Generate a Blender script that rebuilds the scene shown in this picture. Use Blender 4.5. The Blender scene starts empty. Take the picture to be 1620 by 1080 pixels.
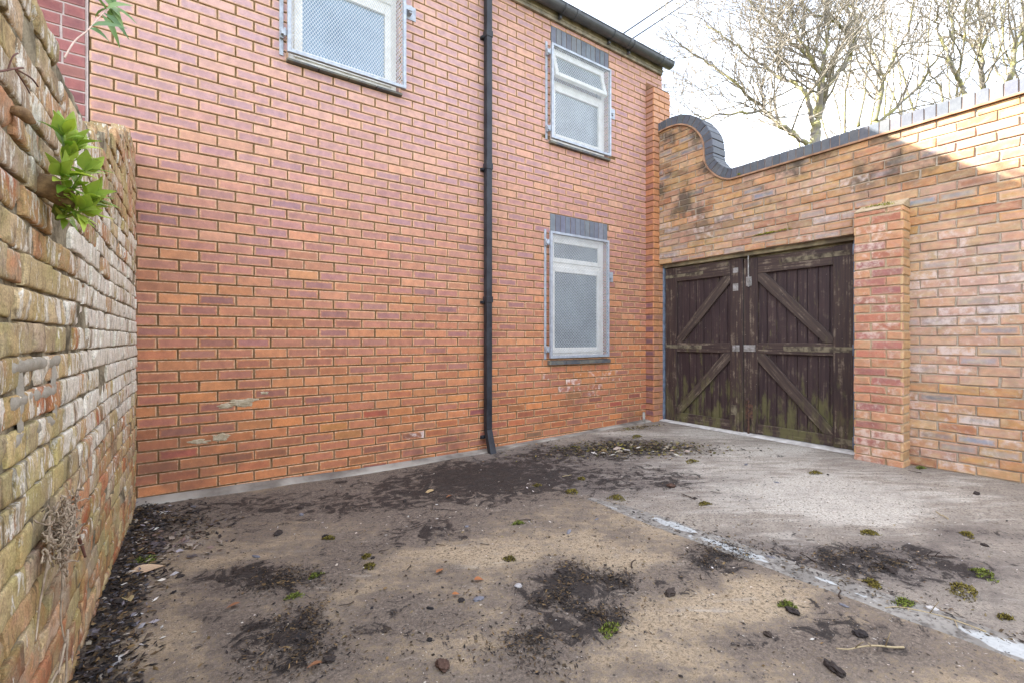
import bpy, math, random
import numpy as np
from mathutils import Vector, Matrix, noise

R = math.radians
scene = bpy.context.scene
col = scene.collection

# ---------------------------------------------------------------- camera
cam_d = bpy.data.cameras.new("camera")
cam = bpy.data.objects.new("camera", cam_d)
col.objects.link(cam)
scene.camera = cam
cam_d.sensor_width = 36.0
cam_d.lens = 731.0 / 1620.0 * 36.0
cam_d.shift_y = -4.0 / 1620.0
cam_d.clip_start = 0.02
cam_d.clip_end = 2000
cam.location = (0, 0, 1.03)
cam.rotation_euler = (R(90), 0, -math.atan2(505, 731))

# ---------------------------------------------------------------- light
SUN = Vector((-0.9, 1.0, 0.805)).normalized()
sun_el = math.asin(SUN.z)
sun_d = bpy.data.lights.new("sun", 'SUN')
sun_d.energy = 4.8
sun_d.angle = R(0.55)
sun_d.color = (1.0, 0.95, 0.88)
sun = bpy.data.objects.new("sun", sun_d)
col.objects.link(sun)
sun.location = (-8, 12, 14)
sun.rotation_euler = SUN.to_track_quat('Z', 'Y').to_euler()

world = bpy.data.worlds.new("World")
scene.world = world
world.use_nodes = True
wt = world.node_tree
bg = wt.nodes["Background"]
sky = wt.nodes.new('ShaderNodeTexSky')
sky.sky_type = 'NISHITA'
sky.sun_disc = False
sky.sun_elevation = sun_el
sky.sun_rotation = math.atan2(SUN.x, SUN.y)
sky.air_density = 1.0
sky.dust_density = 2.0
tc = wt.nodes.new('ShaderNodeTexCoord')
mp = wt.nodes.new('ShaderNodeMapping')
mp.inputs['Scale'].default_value = (1.6, 1.6, 4.0)
wt.links.new(tc.outputs['Generated'], mp.inputs['Vector'])
cn = wt.nodes.new('ShaderNodeTexNoise')
cn.inputs['Scale'].default_value = 1.3
cn.inputs['Detail'].default_value = 7
cn.inputs['Roughness'].default_value = 0.55
wt.links.new(mp.outputs[0], cn.inputs['Vector'])
cr = wt.nodes.new('ShaderNodeMapRange')
cr.inputs[1].default_value = 0.36
cr.inputs[2].default_value = 0.66
cr.interpolation_type = 'SMOOTHSTEP'
cr.inputs[3].default_value = 0.25
cr.inputs[4].default_value = 0.92
wt.links.new(cn.outputs['Fac'], cr.inputs[0])
cm = wt.nodes.new('ShaderNodeMix')
cm.data_type = 'RGBA'
cm.inputs[7].default_value = (6.9, 7.2, 7.9, 1)      # sunlit cloud
wt.links.new(cr.outputs[0], cm.inputs[0])
wt.links.new(sky.outputs[0], cm.inputs[6])
wt.links.new(cm.outputs[2], bg.inputs['Color'])
bg.inputs['Strength'].default_value = 0.105

vs = scene.view_settings
vs.view_transform = 'Standard'
vs.look = 'None'
vs.gamma = 1
vs.exposure = 2.65
try:
    vs.use_curve_mapping = False
except Exception:
    pass
scene.cycles.max_bounces = 8
scene.cycles.diffuse_bounces = 4

# ---------------------------------------------------------------- helpers
def tag(o, label=None, cat=None, group=None, kind=None):
    if label: o["label"] = label
    if cat: o["category"] = cat
    if group: o["group"] = group
    if kind: o["kind"] = kind
    return o

def empty(name, loc, label, cat, group=None):
    o = bpy.data.objects.new(name, None)
    col.objects.link(o)
    o.location = loc
    o.empty_display_size = 0.1
    return tag(o, label, cat, group)

def world_loc(o):
    v = Vector((0, 0, 0))
    while o is not None:
        v += Vector(o.location)
        o = o.parent
    return v

class MB:
    """collects faces with colour / uv attributes, links them as one mesh object"""
    def __init__(self):
        self.v = []; self.f = []; self.c = []; self.e = []; self.uv = []; self.h = []; self.m = []; self.sm = []
        self.attr = False
    def vert(self, p, c=(1, 1, 1, 1), e=(1, 1, 1, 0), uv=(0, 0), h=(1, 1)):
        self.v.append((p[0], p[1], p[2])); self.c.append(c); self.e.append(e); self.uv.append(uv); self.h.append(h)
        return len(self.v) - 1
    def face(self, idx, m=0, smooth=False):
        self.f.append(tuple(idx)); self.m.append(m); self.sm.append(smooth)
    def box(self, a, b, m=0, c=(1, 1, 1, 1)):
        x0, y0, z0 = [min(a[i], b[i]) for i in range(3)]
        x1, y1, z1 = [max(a[i], b[i]) for i in range(3)]
        i = [self.vert(p, c) for p in ((x0,y0,z0),(x1,y0,z0),(x1,y1,z0),(x0,y1,z0),(x0,y0,z1),(x1,y0,z1),(x1,y1,z1),(x0,y1,z1))]
        for q in ((3,2,1,0),(4,5,6,7),(0,1,5,4),(1,2,6,5),(2,3,7,6),(3,0,4,7)):
            self.face([i[k] for k in q], m)
    def hexa(self, bot, top, m=0, c=(1, 1, 1, 1)):
        """bot, top: four points each, same winding, seen counter-clockwise from top"""
        i = [self.vert(p, c) for p in list(bot) + list(top)]
        for q in ((3,2,1,0),(4,5,6,7),(0,1,5,4),(1,2,6,5),(2,3,7,6),(3,0,4,7)):
            self.face([i[k] for k in q], m)
    def prism(self, poly, axis, a, b, m=0, c=(1, 1, 1, 1)):
        """poly of 2-D points in the two other axes, extruded along axis from a to b"""
        def mk(p, w):
            q = [0, 0, 0]; o = [k for k in range(3) if k != axis]
            q[o[0]], q[o[1]], q[axis] = p[0], p[1], w
            return q
        n = len(poly)
        i0 = [self.vert(mk(p, a), c) for p in poly]
        i1 = [self.vert(mk(p, b), c) for p in poly]
        self.face(i0[::-1], m); self.face(i1, m)
        for k in range(n):
            j = (k + 1) % n
            self.face((i0[k], i0[j], i1[j], i1[k]), m)
    def tube(self, pts, rad, n=8, m=0, c=(1, 1, 1, 1), cap=True, smooth=True):
        pts = [Vector(p) for p in pts]
        if not hasattr(rad, '__len__'): rad = [rad] * len(pts)
        prev = None; rings = []
        up = None
        for k, p in enumerate(pts):
            if k == 0: d = pts[1] - pts[0]
            elif k == len(pts) - 1: d = pts[-1] - pts[-2]
            else: d = pts[k + 1] - pts[k - 1]
            d.normalize()
            if up is None:
                up = d.orthogonal().normalized()
            else:
                up = (up - d * up.dot(d))
                if up.length < 1e-6: up = d.orthogonal()
                up.normalize()
            s = d.cross(up)
            ring = [self.vert(p + (up * math.cos(6.28319 * j / n) + s * math.sin(6.28319 * j / n)) * rad[k], c) for j in range(n)]
            rings.append(ring)
        for k in range(len(rings) - 1):
            for j in range(n):
                jj = (j + 1) % n
                self.face((rings[k][j], rings[k][jj], rings[k + 1][jj], rings[k + 1][j]), m, smooth)
        if cap:
            self.face(rings[0][::-1], m); self.face(rings[-1], m)
    def build(self, name, mats, parent=None, bevel=0.0, fix=False):
        off = world_loc(parent) if parent is not None else Vector((0, 0, 0))
        me = bpy.data.meshes.new(name)
        V = np.array(self.v, dtype=np.float64) - np.array(off)
        me.from_pydata(V.tolist(), [], self.f)
        if not isinstance(mats, (list, tuple)): mats = [mats]
        for mt in mats: me.materials.append(mt)
        me.polygons.foreach_set("material_index", np.array(self.m, dtype=np.int32))
        me.polygons.foreach_set("use_smooth", np.array(self.sm, dtype=bool))
        a = me.color_attributes.new("Col", 'FLOAT_COLOR', 'POINT')
        a.data.foreach_set("color", np.array(self.c, dtype=np.float32).ravel())
        if self.attr:
            a = me.color_attributes.new("Edge", 'FLOAT_COLOR', 'POINT')
            a.data.foreach_set("color", np.array(self.e, dtype=np.float32).ravel())
            a = me.color_attributes.new("Loc", 'FLOAT_COLOR', 'POINT')
            loc = np.concatenate([np.array(self.uv, dtype=np.float32), np.array(self.h, dtype=np.float32)], axis=1)
            a.data.foreach_set("color", loc.ravel())
        if fix:
            import bmesh
            bm = bmesh.new(); bm.from_mesh(me); bmesh.ops.recalc_face_normals(bm, faces=bm.faces); bm.to_mesh(me); bm.free()
        me.update()
        o = bpy.data.objects.new(name, me)
        col.objects.link(o)
        if parent is not None: o.parent = parent
        if bevel:
            b = o.modifiers.new("bevel", 'BEVEL'); b.width = bevel; b.segments = 2; b.limit_method = 'ANGLE'; b.angle_limit = R(40)
        return o

# ---------------------------------------------------------------- node helpers
class NT:
    def __init__(self, name):
        self.mat = bpy.data.materials.new(name)
        self.mat.use_nodes = True
        self.t = self.mat.node_tree
        self.b = self.t.nodes["Principled BSDF"]
        self.tc = None
    def n(self, typ, ins=None, **props):
        nd = self.t.nodes.new('ShaderNode' + typ)
        for k, v in props.items(): setattr(nd, k, v)
        for k, v in (ins or {}).items(): self.set(nd.inputs[k], v)
        return nd
    def set(self, sock, v):
        if isinstance(v, bpy.types.NodeSocket): self.t.links.new(v, sock)
        else:
            if sock.type == 'RGBA' and len(v) == 3: v = (*v, 1)
            sock.default_value = v
    def coord(self, scale=(1, 1, 1), loc=(0, 0, 0)):
        if self.tc is None: self.tc = self.n('NewGeometry')
        return self.n('Mapping', {'Vector': self.tc.outputs['Position'], 'Scale': scale, 'Location': loc}).outputs[0]
    def noise(self, scale, detail=4, rough=.55, co=None, dist=0.0):
        return self.n('TexNoise', {'Vector': co or self.coord(), 'Scale': scale, 'Detail': detail, 'Roughness': rough, 'Distortion': dist}).outputs['Fac']
    def rng(self, x, a, b, c=0.0, d=1.0, smooth=True):
        return self.n('MapRange', {0: x, 1: a, 2: b, 3: c, 4: d}, interpolation_type='SMOOTHSTEP' if smooth else 'LINEAR').outputs[0]
    def math(self, op, a, b=0.0, c=0.0):
        return self.n('Math', {0: a, 1: b, 2: c}, operation=op).outputs[0]
    def mix(self, f, a, b, mode='MIX'):
        return self.n('Mix', {0: f, 6: a, 7: b}, data_type='RGBA', blend_type=mode).outputs[2]
    def attr(self, name):
        return self.n('Attribute', attribute_name=name)
    def bump(self, h, strength=.3, dist=.01, normal=None):
        i = {'Height': h, 'Strength': strength, 'Distance': dist}
        if normal: i['Normal'] = normal
        return self.n('Bump', i).outputs[0]
    def out(self, color=None, rough=None, normal=None, spec=.3, metal=0.0):
        if color is not None: self.set(self.b.inputs['Base Color'], color)
        if rough is not None: self.set(self.b.inputs['Roughness'], rough)
        if normal is not None: self.set(self.b.inputs['Normal'], normal)
        self.b.inputs['Specular IOR Level'].default_value = spec
        self.b.inputs['Metallic'].default_value = metal
        return self.mat

def simple_mat(name, c, rough=.7, var=.25, scale=20, c2=None, bump=.15, metal=0, spec=.3, bd=.003):
    n = NT(name)
    f = n.noise(scale, 6, .6)
    c2 = c2 or tuple(q * (1 - var) for q in c)
    cc = n.mix(n.rng(f, .35, .65), c, c2)
    g = n.noise(scale * 8, 3)
    cc = n.mix(1.0, cc, n.mix(g, (.82,) * 3, (1.12,) * 3), 'MULTIPLY')
    return n.out(cc, n.rng(f, .3, .7, rough - .08, rough + .08), n.bump(g, bump, bd), spec, metal)

def attr_mat(name, rough=.85, scale=120, amount=.35, bump=.2, spec=.2, bd=.003):
    n = NT(name)
    a = n.attr("Col")
    g = n.noise(scale, 4)
    cc = n.mix(1.0, a.outputs['Color'], n.mix(g, (1 - amount,) * 3, (1 + amount,) * 3), 'MULTIPLY')
    return n.out(cc, rough, n.bump(g, bump, bd), spec)

def brick_mat(name, edge_w=(.003, .018), bloom_col=(.62, .57, .53), bloom_lo=.62, stain=None, bump=.35, streak=False, moss=0.0, rough=.85, grain=(.78, 1.14), rim=None, mott=0.0, stain_z=None):
    n = NT(name)
    a = n.attr("Col"); e = n.attr("Edge"); l = n.attr("Loc")
    s = n.n('SeparateColor', {0: l.outputs['Color']})
    du = n.math('SUBTRACT', s.outputs[2], n.math('ABSOLUTE', s.outputs[0]))
    dv = n.math('SUBTRACT', l.outputs['Alpha'], n.math('ABSOLUTE', s.outputs[1]))
    d = n.math('MINIMUM', du, dv)
    n1 = n.noise(55, 5, .6)
    d2 = n.math('ADD', d, n.math('MULTIPLY', n.math('SUBTRACT', n1, .5), .026))
    f = n.math('MULTIPLY', n.rng(d2, edge_w[0], edge_w[1]), a.outputs['Alpha'])
    c = n.mix(f, e.outputs['Color'], a.outputs['Color'])
    if rim:
        rf = n.rng(d2, .0005, .0065, .75, 0.0)
        c = n.mix(rf, c, rim)
    if mott:
        m1 = n.noise(1.0, 6, .72, n.coord((9, 9, 16), (3, 3, 8)), .5)
        m2 = n.noise(1.0, 6, .72, n.coord((12, 12, 20), (9, 1, 4)), .5)
        c = n.mix(n.rng(m1, .46, .64, 0, mott), c, (.46, .37, .21))
        c = n.mix(n.rng(m2, .50, .68, 0, mott * .7), c, (.54, .42, .36))
    g = n.noise(240, 4, .7)
    c = n.mix(1.0, c, n.mix(g, (grain[0],) * 3, (grain[1],) * 3), 'MULTIPLY')
    g2 = n.noise(16, 4, .6)
    c = n.mix(1.0, c, n.mix(n.rng(g2, .3, .7), (.84, .84, .86), (1.1, 1.08, 1.05)), 'MULTIPLY')
    if stain:
        st = n.math('MULTIPLY', n.rng(n.noise(stain[1], 6, .65), .49, .64), stain[2])
        if stain_z:
            zz = n.n('SeparateXYZ', {0: n.coord()}).outputs[2]
            st = n.math('MULTIPLY', st, n.rng(zz, stain_z[0], stain_z[1]))
        c = n.mix(st, c, stain[0])
    # white salts, per brick amount plus noise
    if streak:
        w = n.noise(1.0, 6, .6, n.coord((30, 30, 5)))
        w2 = n.noise(14, 5, .65)
        w = n.math('ADD', n.math('MULTIPLY', w, .65), n.math('MULTIPLY', w2, .35))
    else:
        w = n.math('ADD', n.math('MULTIPLY', n.noise(22, 6, .65), .6), n.math('MULTIPLY', n.noise(3, 3), .4))
    th = n.math('SUBTRACT', bloom_lo, n.math('MULTIPLY', e.outputs['Alpha'], .34))
    bl = n.rng(n.math('SUBTRACT', w, th), 0.0, .17)
    c = n.mix(n.math('MULTIPLY', bl, .72), c, bloom_col)
    if moss:
        mo = n.math('MULTIPLY', n.rng(n.noise(5, 6, .65, n.coord((1, 1, 1), (3, 1, 7))), .52, .68), moss)
        c = n.mix(mo, c, (.19, .17, .06))
    h = n.math('ADD', n.math('MULTIPLY', n1, .6), n.math('MULTIPLY', g, .4))
    return n.out(c, rough, n.bump(h, bump, .006), .25)

def mortar_mat(name, c, c2, scale=9, bump=.5):
    n = NT(name)
    f = n.noise(scale, 6, .65)
    g = n.noise(180, 4, .7)
    cc = n.mix(n.rng(f, .35, .65), c, c2)
    cc = n.mix(1.0, cc, n.mix(g, (.7,) * 3, (1.2,) * 3), 'MULTIPLY')
    return n.out(cc, .95, n.bump(g, bump, .006), .1)

# ---------------------------------------------------------------- brickwork
def lerp3(a, b, t): return tuple(a[i] + (b[i] - a[i]) * t for i in range(3))
def jit(c, rnd, s=.12, hue=.03):
    k = 1 + rnd.uniform(-s, s)
    return tuple(max(.004, q * k * (1 + rnd.uniform(-hue, hue))) for q in c)

def one_brick(mb, org, ua, ub, un, a0, a1, b0, b1, d, bv, cc, ce, st, bl, rnd, wob=.0015, m=0, back=-.012):
    ca, cb = (a0 + a1) / 2, (b0 + b1) / 2
    ha, hb = (a1 - a0) / 2, (b1 - b0) / 2
    rot = rnd.uniform(-wob, wob) * 3
    C = (*cc, st); E = (*ce, bl)
    def P(a, b, c):
        b = b + (a - ca) * rot
        p = org + ua * a + ub * b + un * c
        return mb.vert(p, C, E, (a - ca, b - cb), (ha, hb))
    w = [(rnd.uniform(-wob, wob), rnd.uniform(-wob, wob)) for _ in range(4)]
    cs = [(a0 + w[0][0], b0 + w[0][1]), (a1 + w[1][0], b0 + w[1][1]), (a1 + w[2][0], b1 + w[2][1]), (a0 + w[3][0], b1 + w[3][1])]
    dd = d + rnd.uniform(-wob, wob)
    bk = [P(a, b, back) for a, b in cs]
    md = [P(a, b, dd - bv) for a, b in cs]
    sg = [(1, 1), (-1, 1), (-1, -1), (1, -1)]
    fr = [P(cs[k][0] + sg[k][0] * bv, cs[k][1] + sg[k][1] * bv, dd) for k in range(4)]
    mb.face(fr, m)
    for k in range(4):
        j = (k + 1) % 4
        mb.face((md[k], md[j], fr[j], fr[k]), m)
        mb.face((bk[k], bk[j], md[j], md[k]), m)

def courses(a0, a1, b0, b1, phase, rnd, L=.225, Hc=.075, jt=.010, base=0.0, jitter=.004, half=False):
    """yield brick rects of stretcher bond between the limits"""
    k0 = math.floor((b0 - base) / Hc)
    k1 = math.ceil((b1 - base) / Hc)
    for k in range(k0, k1):
        y0 = base + k * Hc + jt / 2; y1 = base + (k + 1) * Hc - jt / 2
        y0 = max(y0, b0); y1 = min(y1, b1)
        if y1 - y0 < .012: continue
        o = phase + (L / 2 if k % 2 else 0) + rnd.uniform(-jitter, jitter)
        j0 = math.floor((a0 - o) / L)
        x = o + j0 * L
        while x < a1:
            l = x + jt / 2 + rnd.uniform(-jitter, jitter) * .5; r = x + L - jt / 2 + rnd.uniform(-jitter, jitter) * .5
            l = max(l, a0); r = min(r, a1)
            if r - l > .02: yield k, l, r, y0, y1
            x += L

def cut(rects, openings):
    """clip brick rects horizontally / vertically against openings (a0,a1,b0,b1)"""
    for k, l, r, y0, y1 in rects:
        segs = [(l, r, y0, y1)]
        for A0, A1, B0, B1 in openings:
            ns = []
            for (l_, r_, q0, q1) in segs:
                if r_ <= A0 or l_ >= A1 or q1 <= B0 or q0 >= B1:
                    ns.append((l_, r_, q0, q1)); continue
                ov = min(q1, B1) - max(q0, B0)
                if ov < (q1 - q0) * .45:
                    if q0 < B0: ns.append((l_, r_, q0, B0 - .001))
                    else: ns.append((l_, r_, B1 + .001, q1))
                    continue
                if l_ < A0: ns.append((l_, A0, q0, q1))
                if r_ > A1: ns.append((A1, r_, q0, q1))
            segs = ns
        for (l_, r_, q0, q1) in segs:
            if r_ - l_ > .02 and q1 - q0 > .01: yield k, l_, r_, q0, q1

X = Vector((1, 0, 0)); Y = Vector((0, 1, 0)); Z = Vector((0, 0, 1))

def sstep(a, b, x):
    t = min(1, max(0, (x - a) / (b - a))); return t * t * (3 - 2 * t)
def gz(x, y):
    """height of the concrete: it dishes a little towards the house wall"""
    return -.07 * math.exp(-((x - 1.4) / 2.2) ** 2) * sstep(1.8, 3.8, y)

# ---------------------------------------------------------------- materials
M = {}
M['house_brick'] = brick_mat('house brick', stain=((.15, .08, .06), 1.6, .5), stain_z=(.75, .1), rim=(.61, .41, .27), grain=(.66, 1.26), bloom_lo=.66, bloom_col=(.80, .71, .66))
M['house_mortar'] = mortar_mat('dark recessed mortar', (.14, .080, .035), (.25, .16, .085))
M['pilaster_brick'] = brick_mat('pilaster brick', bloom_lo=.70)
M['neigh_brick'] = brick_mat('purple brick', bloom_lo=.80, bump=.3)
M['neigh_mortar'] = mortar_mat('pale pink mortar', (.42, .33, .31), (.52, .43, .40))
M['yard_brick'] = brick_mat('yard wall brick', edge_w=(.002, .028), bloom_lo=.655, bloom_col=(.56, .47, .43), stain=((.085, .065, .050), 2.6, .9), stain_z=(2.05, 2.5), mott=.42, bump=.6, moss=.25)
M['yard_mortar'] = mortar_mat('grey sandy mortar', (.30, .24, .18), (.44, .37, .29))
M['pier_brick'] = brick_mat('pier brick', mott=.28, edge_w=(.001, .016), bloom_lo=.66, bloom_col=(.60, .48, .40), bump=.45)
M['pier_mortar'] = mortar_mat('tan mortar', (.33, .24, .14), (.44, .35, .24))
def old_brick_mat():
    n = NT('old whitewashed brick')
    a = n.attr("Col"); e = n.attr("Edge")
    big = n.noise(9, 6, .7); mid = n.noise(38, 6, .7); fine = n.noise(190, 5, .75)
    c = n.mix(n.rng(big, .38, .62), a.outputs['Color'], e.outputs['Color'])
    c = n.mix(n.rng(mid, .50, .66, 0, .6), c, (.22, .15, .085))
    # green-yellow algae film
    al = n.noise(4.5, 6, .7, n.coord((1, 1, 1), (4, 2, 9)))
    c = n.mix(n.rng(al, .43, .63, 0, .5), c, (.40, .36, .13))
    # run-down whitewash: tall ragged flakes, several sizes
    w1 = n.noise(1.0, 7, .68, n.coord((26, 26, 9)), 0.6)
    w2 = n.noise(1.0, 6, .7, n.coord((70, 70, 16), (1, 3, 5)), 0.4)
    w = n.math('ADD', n.math('MULTIPLY', w1, .62), n.math('MULTIPLY', w2, .38))
    th = n.math('SUBTRACT', .625, n.math('MULTIPLY', e.outputs['Alpha'], .25))
    bl = n.rng(n.math('SUBTRACT', w, th), 0.0, .028)
    wc = n.mix(n.rng(mid, .3, .7), (.84, .80, .73), (.62, .57, .45))
    c = n.mix(n.math('MULTIPLY', bl, .88), c, wc)
    # dark weather stains and pits
    st = n.rng(n.noise(1.0, 6, .7, n.coord((20, 20, 5), (7, 1, 2))), .53, .66, 0, .7)
    c = n.mix(st, c, (.10, .075, .05))
    c = n.mix(1.0, c, n.mix(n.rng(fine, .25, .75), (.62, .61, .6), (1.28, 1.28, 1.25)), 'MULTIPLY')
    h = n.math('ADD', n.math('ADD', n.math('MULTIPLY', mid, .7), n.math('MULTIPLY', fine, .45)), n.math('MULTIPLY', bl, .12))
    return n.out(c, .93, n.bump(h, .85, .007), .15)
M['old_brick'] = old_brick_mat()
M['old_mortar'] = mortar_mat('eroded lime mortar', (.11, .09, .058), (.38, .33, .225), 14, .9)
M['cement'] = mortar_mat('grey cement', (.30, .27, .21), (.38, .35, .29), 20, .35)
M['render'] = mortar_mat('crumbly cement render', (.34, .27, .17), (.50, .42, .30), 30, .8)
M['blue_brick'] = brick_mat('blue engineering brick', edge_w=(0, .006), bloom_lo=.78, bloom_col=(.42, .42, .41), bump=.25, rough=.6)
M['blue_mortar'] = mortar_mat('pinkish mortar', (.20, .15, .13), (.30, .23, .19))
M['tile'] = simple_mat('clay creasing tile', (.40, .23, .14), .8, .45, 10)
M['fascia'] = simple_mat('weathered fascia board', (.34, .29, .22), .85, c2=(.17, .15, .12), scale=9, bump=.3)
M['gutter'] = simple_mat('grey black plastic', (.085, .09, .105), .42, .3, 9, spec=.5, bump=.05)
M['pipe'] = simple_mat('black plastic downpipe', (.016, .017, .022), .5, .4, 7, c2=(.034, .036, .042), spec=.28, bump=.05)
M['roof'] = simple_mat('grey roof tile', (.12, .11, .11), .9)
M['housebody'] = simple_mat('brick red side', (.36, .16, .10), .9)
M['upvc'] = simple_mat('white window frame', (.82, .80, .74), .45, .1, 11, c2=(.70, .67, .60), spec=.4, bump=.04)
M['galv'] = simple_mat('galvanised steel', (.40, .43, .48), .5, .25, 25, spec=.5, metal=.2, bump=.05)
M['meshm'] = simple_mat('bright expanded metal', (.58, .61, .64), .5, .1, 25, spec=.5, metal=.1, bump=0)
M['sill'] = simple_mat('dark engineering brick sill', (.075, .08, .095), .65, c2=(.17, .155, .12), scale=9)
M['conc'] = simple_mat('pale concrete', (.46, .43, .38), .9, c2=(.28, .26, .23), scale=7, bump=.4)
M['steel'] = simple_mat('blue grey painted steel', (.17, .22, .29), .5, c2=(.09, .11, .15), scale=12, spec=.5)
M['rust'] = simple_mat('rusty iron', (.13, .065, .04), .85, c2=(.06, .04, .035), scale=40)
M['pale_metal'] = simple_mat('dull zinc plate', (.36, .35, .34), .55, c2=(.22, .2, .18), scale=30, metal=.3)
M['pale_wood'] = simple_mat('bare weathered wood', (.20, .17, .11), .9, c2=(.06, .045, .036), scale=16, bump=.4)
M['headwood'] = simple_mat('pale mossy timber', (.42, .36, .22), .9, c2=(.16, .13, .09), scale=6, bump=.4)
M['wire'] = simple_mat('black cable', (.06, .06, .07), .6)
M['flake'] = attr_mat('litter')
M['mossm'] = attr_mat('moss', .95, 200, .5)
M['rock'] = attr_mat('soil clod', .95, 90, .45, .6)
M['twigm'] = attr_mat('twig', .9, 150, .4)

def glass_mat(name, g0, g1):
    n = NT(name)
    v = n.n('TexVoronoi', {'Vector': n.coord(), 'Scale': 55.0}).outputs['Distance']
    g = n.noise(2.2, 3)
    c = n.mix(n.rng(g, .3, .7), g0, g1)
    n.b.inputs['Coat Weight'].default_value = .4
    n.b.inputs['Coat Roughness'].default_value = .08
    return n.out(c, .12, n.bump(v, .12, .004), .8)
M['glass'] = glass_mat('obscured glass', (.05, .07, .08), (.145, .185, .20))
M['sky_tint_glass'] = glass_mat('obscured glass with painted sky reflection', (.10, .17, .245), (.20, .29, .38))  # lighter blue pane: reflected sky put into the base colour

def wood_mat(name, base, base2, moss_amt, grain_axis=2, bare=.2, turn=0.0):
    n = NT(name)
    sc = [45, 45, 45]; sc[grain_axis] = 2.5
    gco = n.coord(tuple(sc))
    if turn:
        gco = n.n('Mapping', {'Vector': n.n('VectorRotate', {'Vector': n.coord(), 'Angle': turn}, rotation_type='X_AXIS').outputs[0], 'Scale': tuple(sc)}).outputs[0]
    g = n.noise(1.0, 5, .6, gco)
    f = n.noise(5, 5, .6)
    c = n.mix(n.rng(g, .3, .7), base, base2)
    ba = n.math('MULTIPLY', n.rng(n.math('ADD', n.math('MULTIPLY', g, .5), n.math('MULTIPLY', n.noise(11, 6, .7), .5)), .53, .63), bare)
    c = n.mix(ba, c, (.27, .22, .16))
    # green algae, heavier low down where the wood stays wet
    zz = n.n('SeparateXYZ', {0: n.coord()}).outputs[2]
    low = n.rng(zz, .05, .95, 1.0, 0.0)
    al = n.noise(1.0, 5, .65, n.coord((14, 14, 4)))
    mo = n.rng(n.math('ADD', al, n.math('MULTIPLY', low, .17)), .585, .76, 0, moss_amt)
    c = n.mix(mo, c, (.13, .125, .045))
    sp = n.n('TexVoronoi', {'Vector': n.coord(), 'Scale': 26.0, 'Randomness': 1.0}).outputs['Distance']
    spk = n.math('MULTIPLY', n.rng(sp, .05, .09, 1.0, 0.0), n.rng(n.noise(7, 3), .53, .6))
    c = n.mix(n.math('MULTIPLY', spk, .75), c, (.34, .30, .26))
    return n.out(c, n.rng(g, .3, .7, .55, .75), n.bump(g, .35, .004), .3)
M['gate_board'] = wood_mat('dark brown boards', (.028, .0165, .018), (.054, .033, .031), .60)
M['gate_stile'] = wood_mat('dark brown stile', (.030, .0185, .019), (.066, .042, .033), .40, bare=.5)
M['gate_rail'] = wood_mat('dark brown rail', (.034, .021, .020), (.075, .050, .040), .60, 1, .55)
M['brace_a'] = wood_mat('brown worn brace', (.038, .026, .023), (.080, .056, .044), .40, 1, .42, R(49))
M['brace_b'] = wood_mat('brown worn brace mirrored', (.038, .026, .023), (.080, .056, .044), .40, 1, .42, R(-49))

# ================================================================ SETTING
random.seed(11)

def vnoise(x, y, seed=0):
    """smooth value noise on numpy arrays"""
    rs = np.random.RandomState(seed)
    T = rs.rand(256, 256)
    xi = np.floor(x).astype(int); yi = np.floor(y).astype(int)
    fx = x - xi; fy = y - yi
    fx = fx * fx * (3 - 2 * fx); fy = fy * fy * (3 - 2 * fy)
    a = T[xi % 256, yi % 256]; b = T[(xi + 1) % 256, yi % 256]; c = T[xi % 256, (yi + 1) % 256]; d = T[(xi + 1) % 256, (yi + 1) % 256]
    return (a * (1 - fx) + b * fx) * (1 - fy) + (c * (1 - fx) + d * fx) * fy
def fbm(x, y, seed=0, o=5):
    s = 0; w = .5; t = 0
    for k in range(o):
        s = s + w * vnoise(x * 2 ** k + 17.3 * k, y * 2 ** k + 9.1 * k, seed + k); t += w; w *= .55
    return s / t

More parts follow.
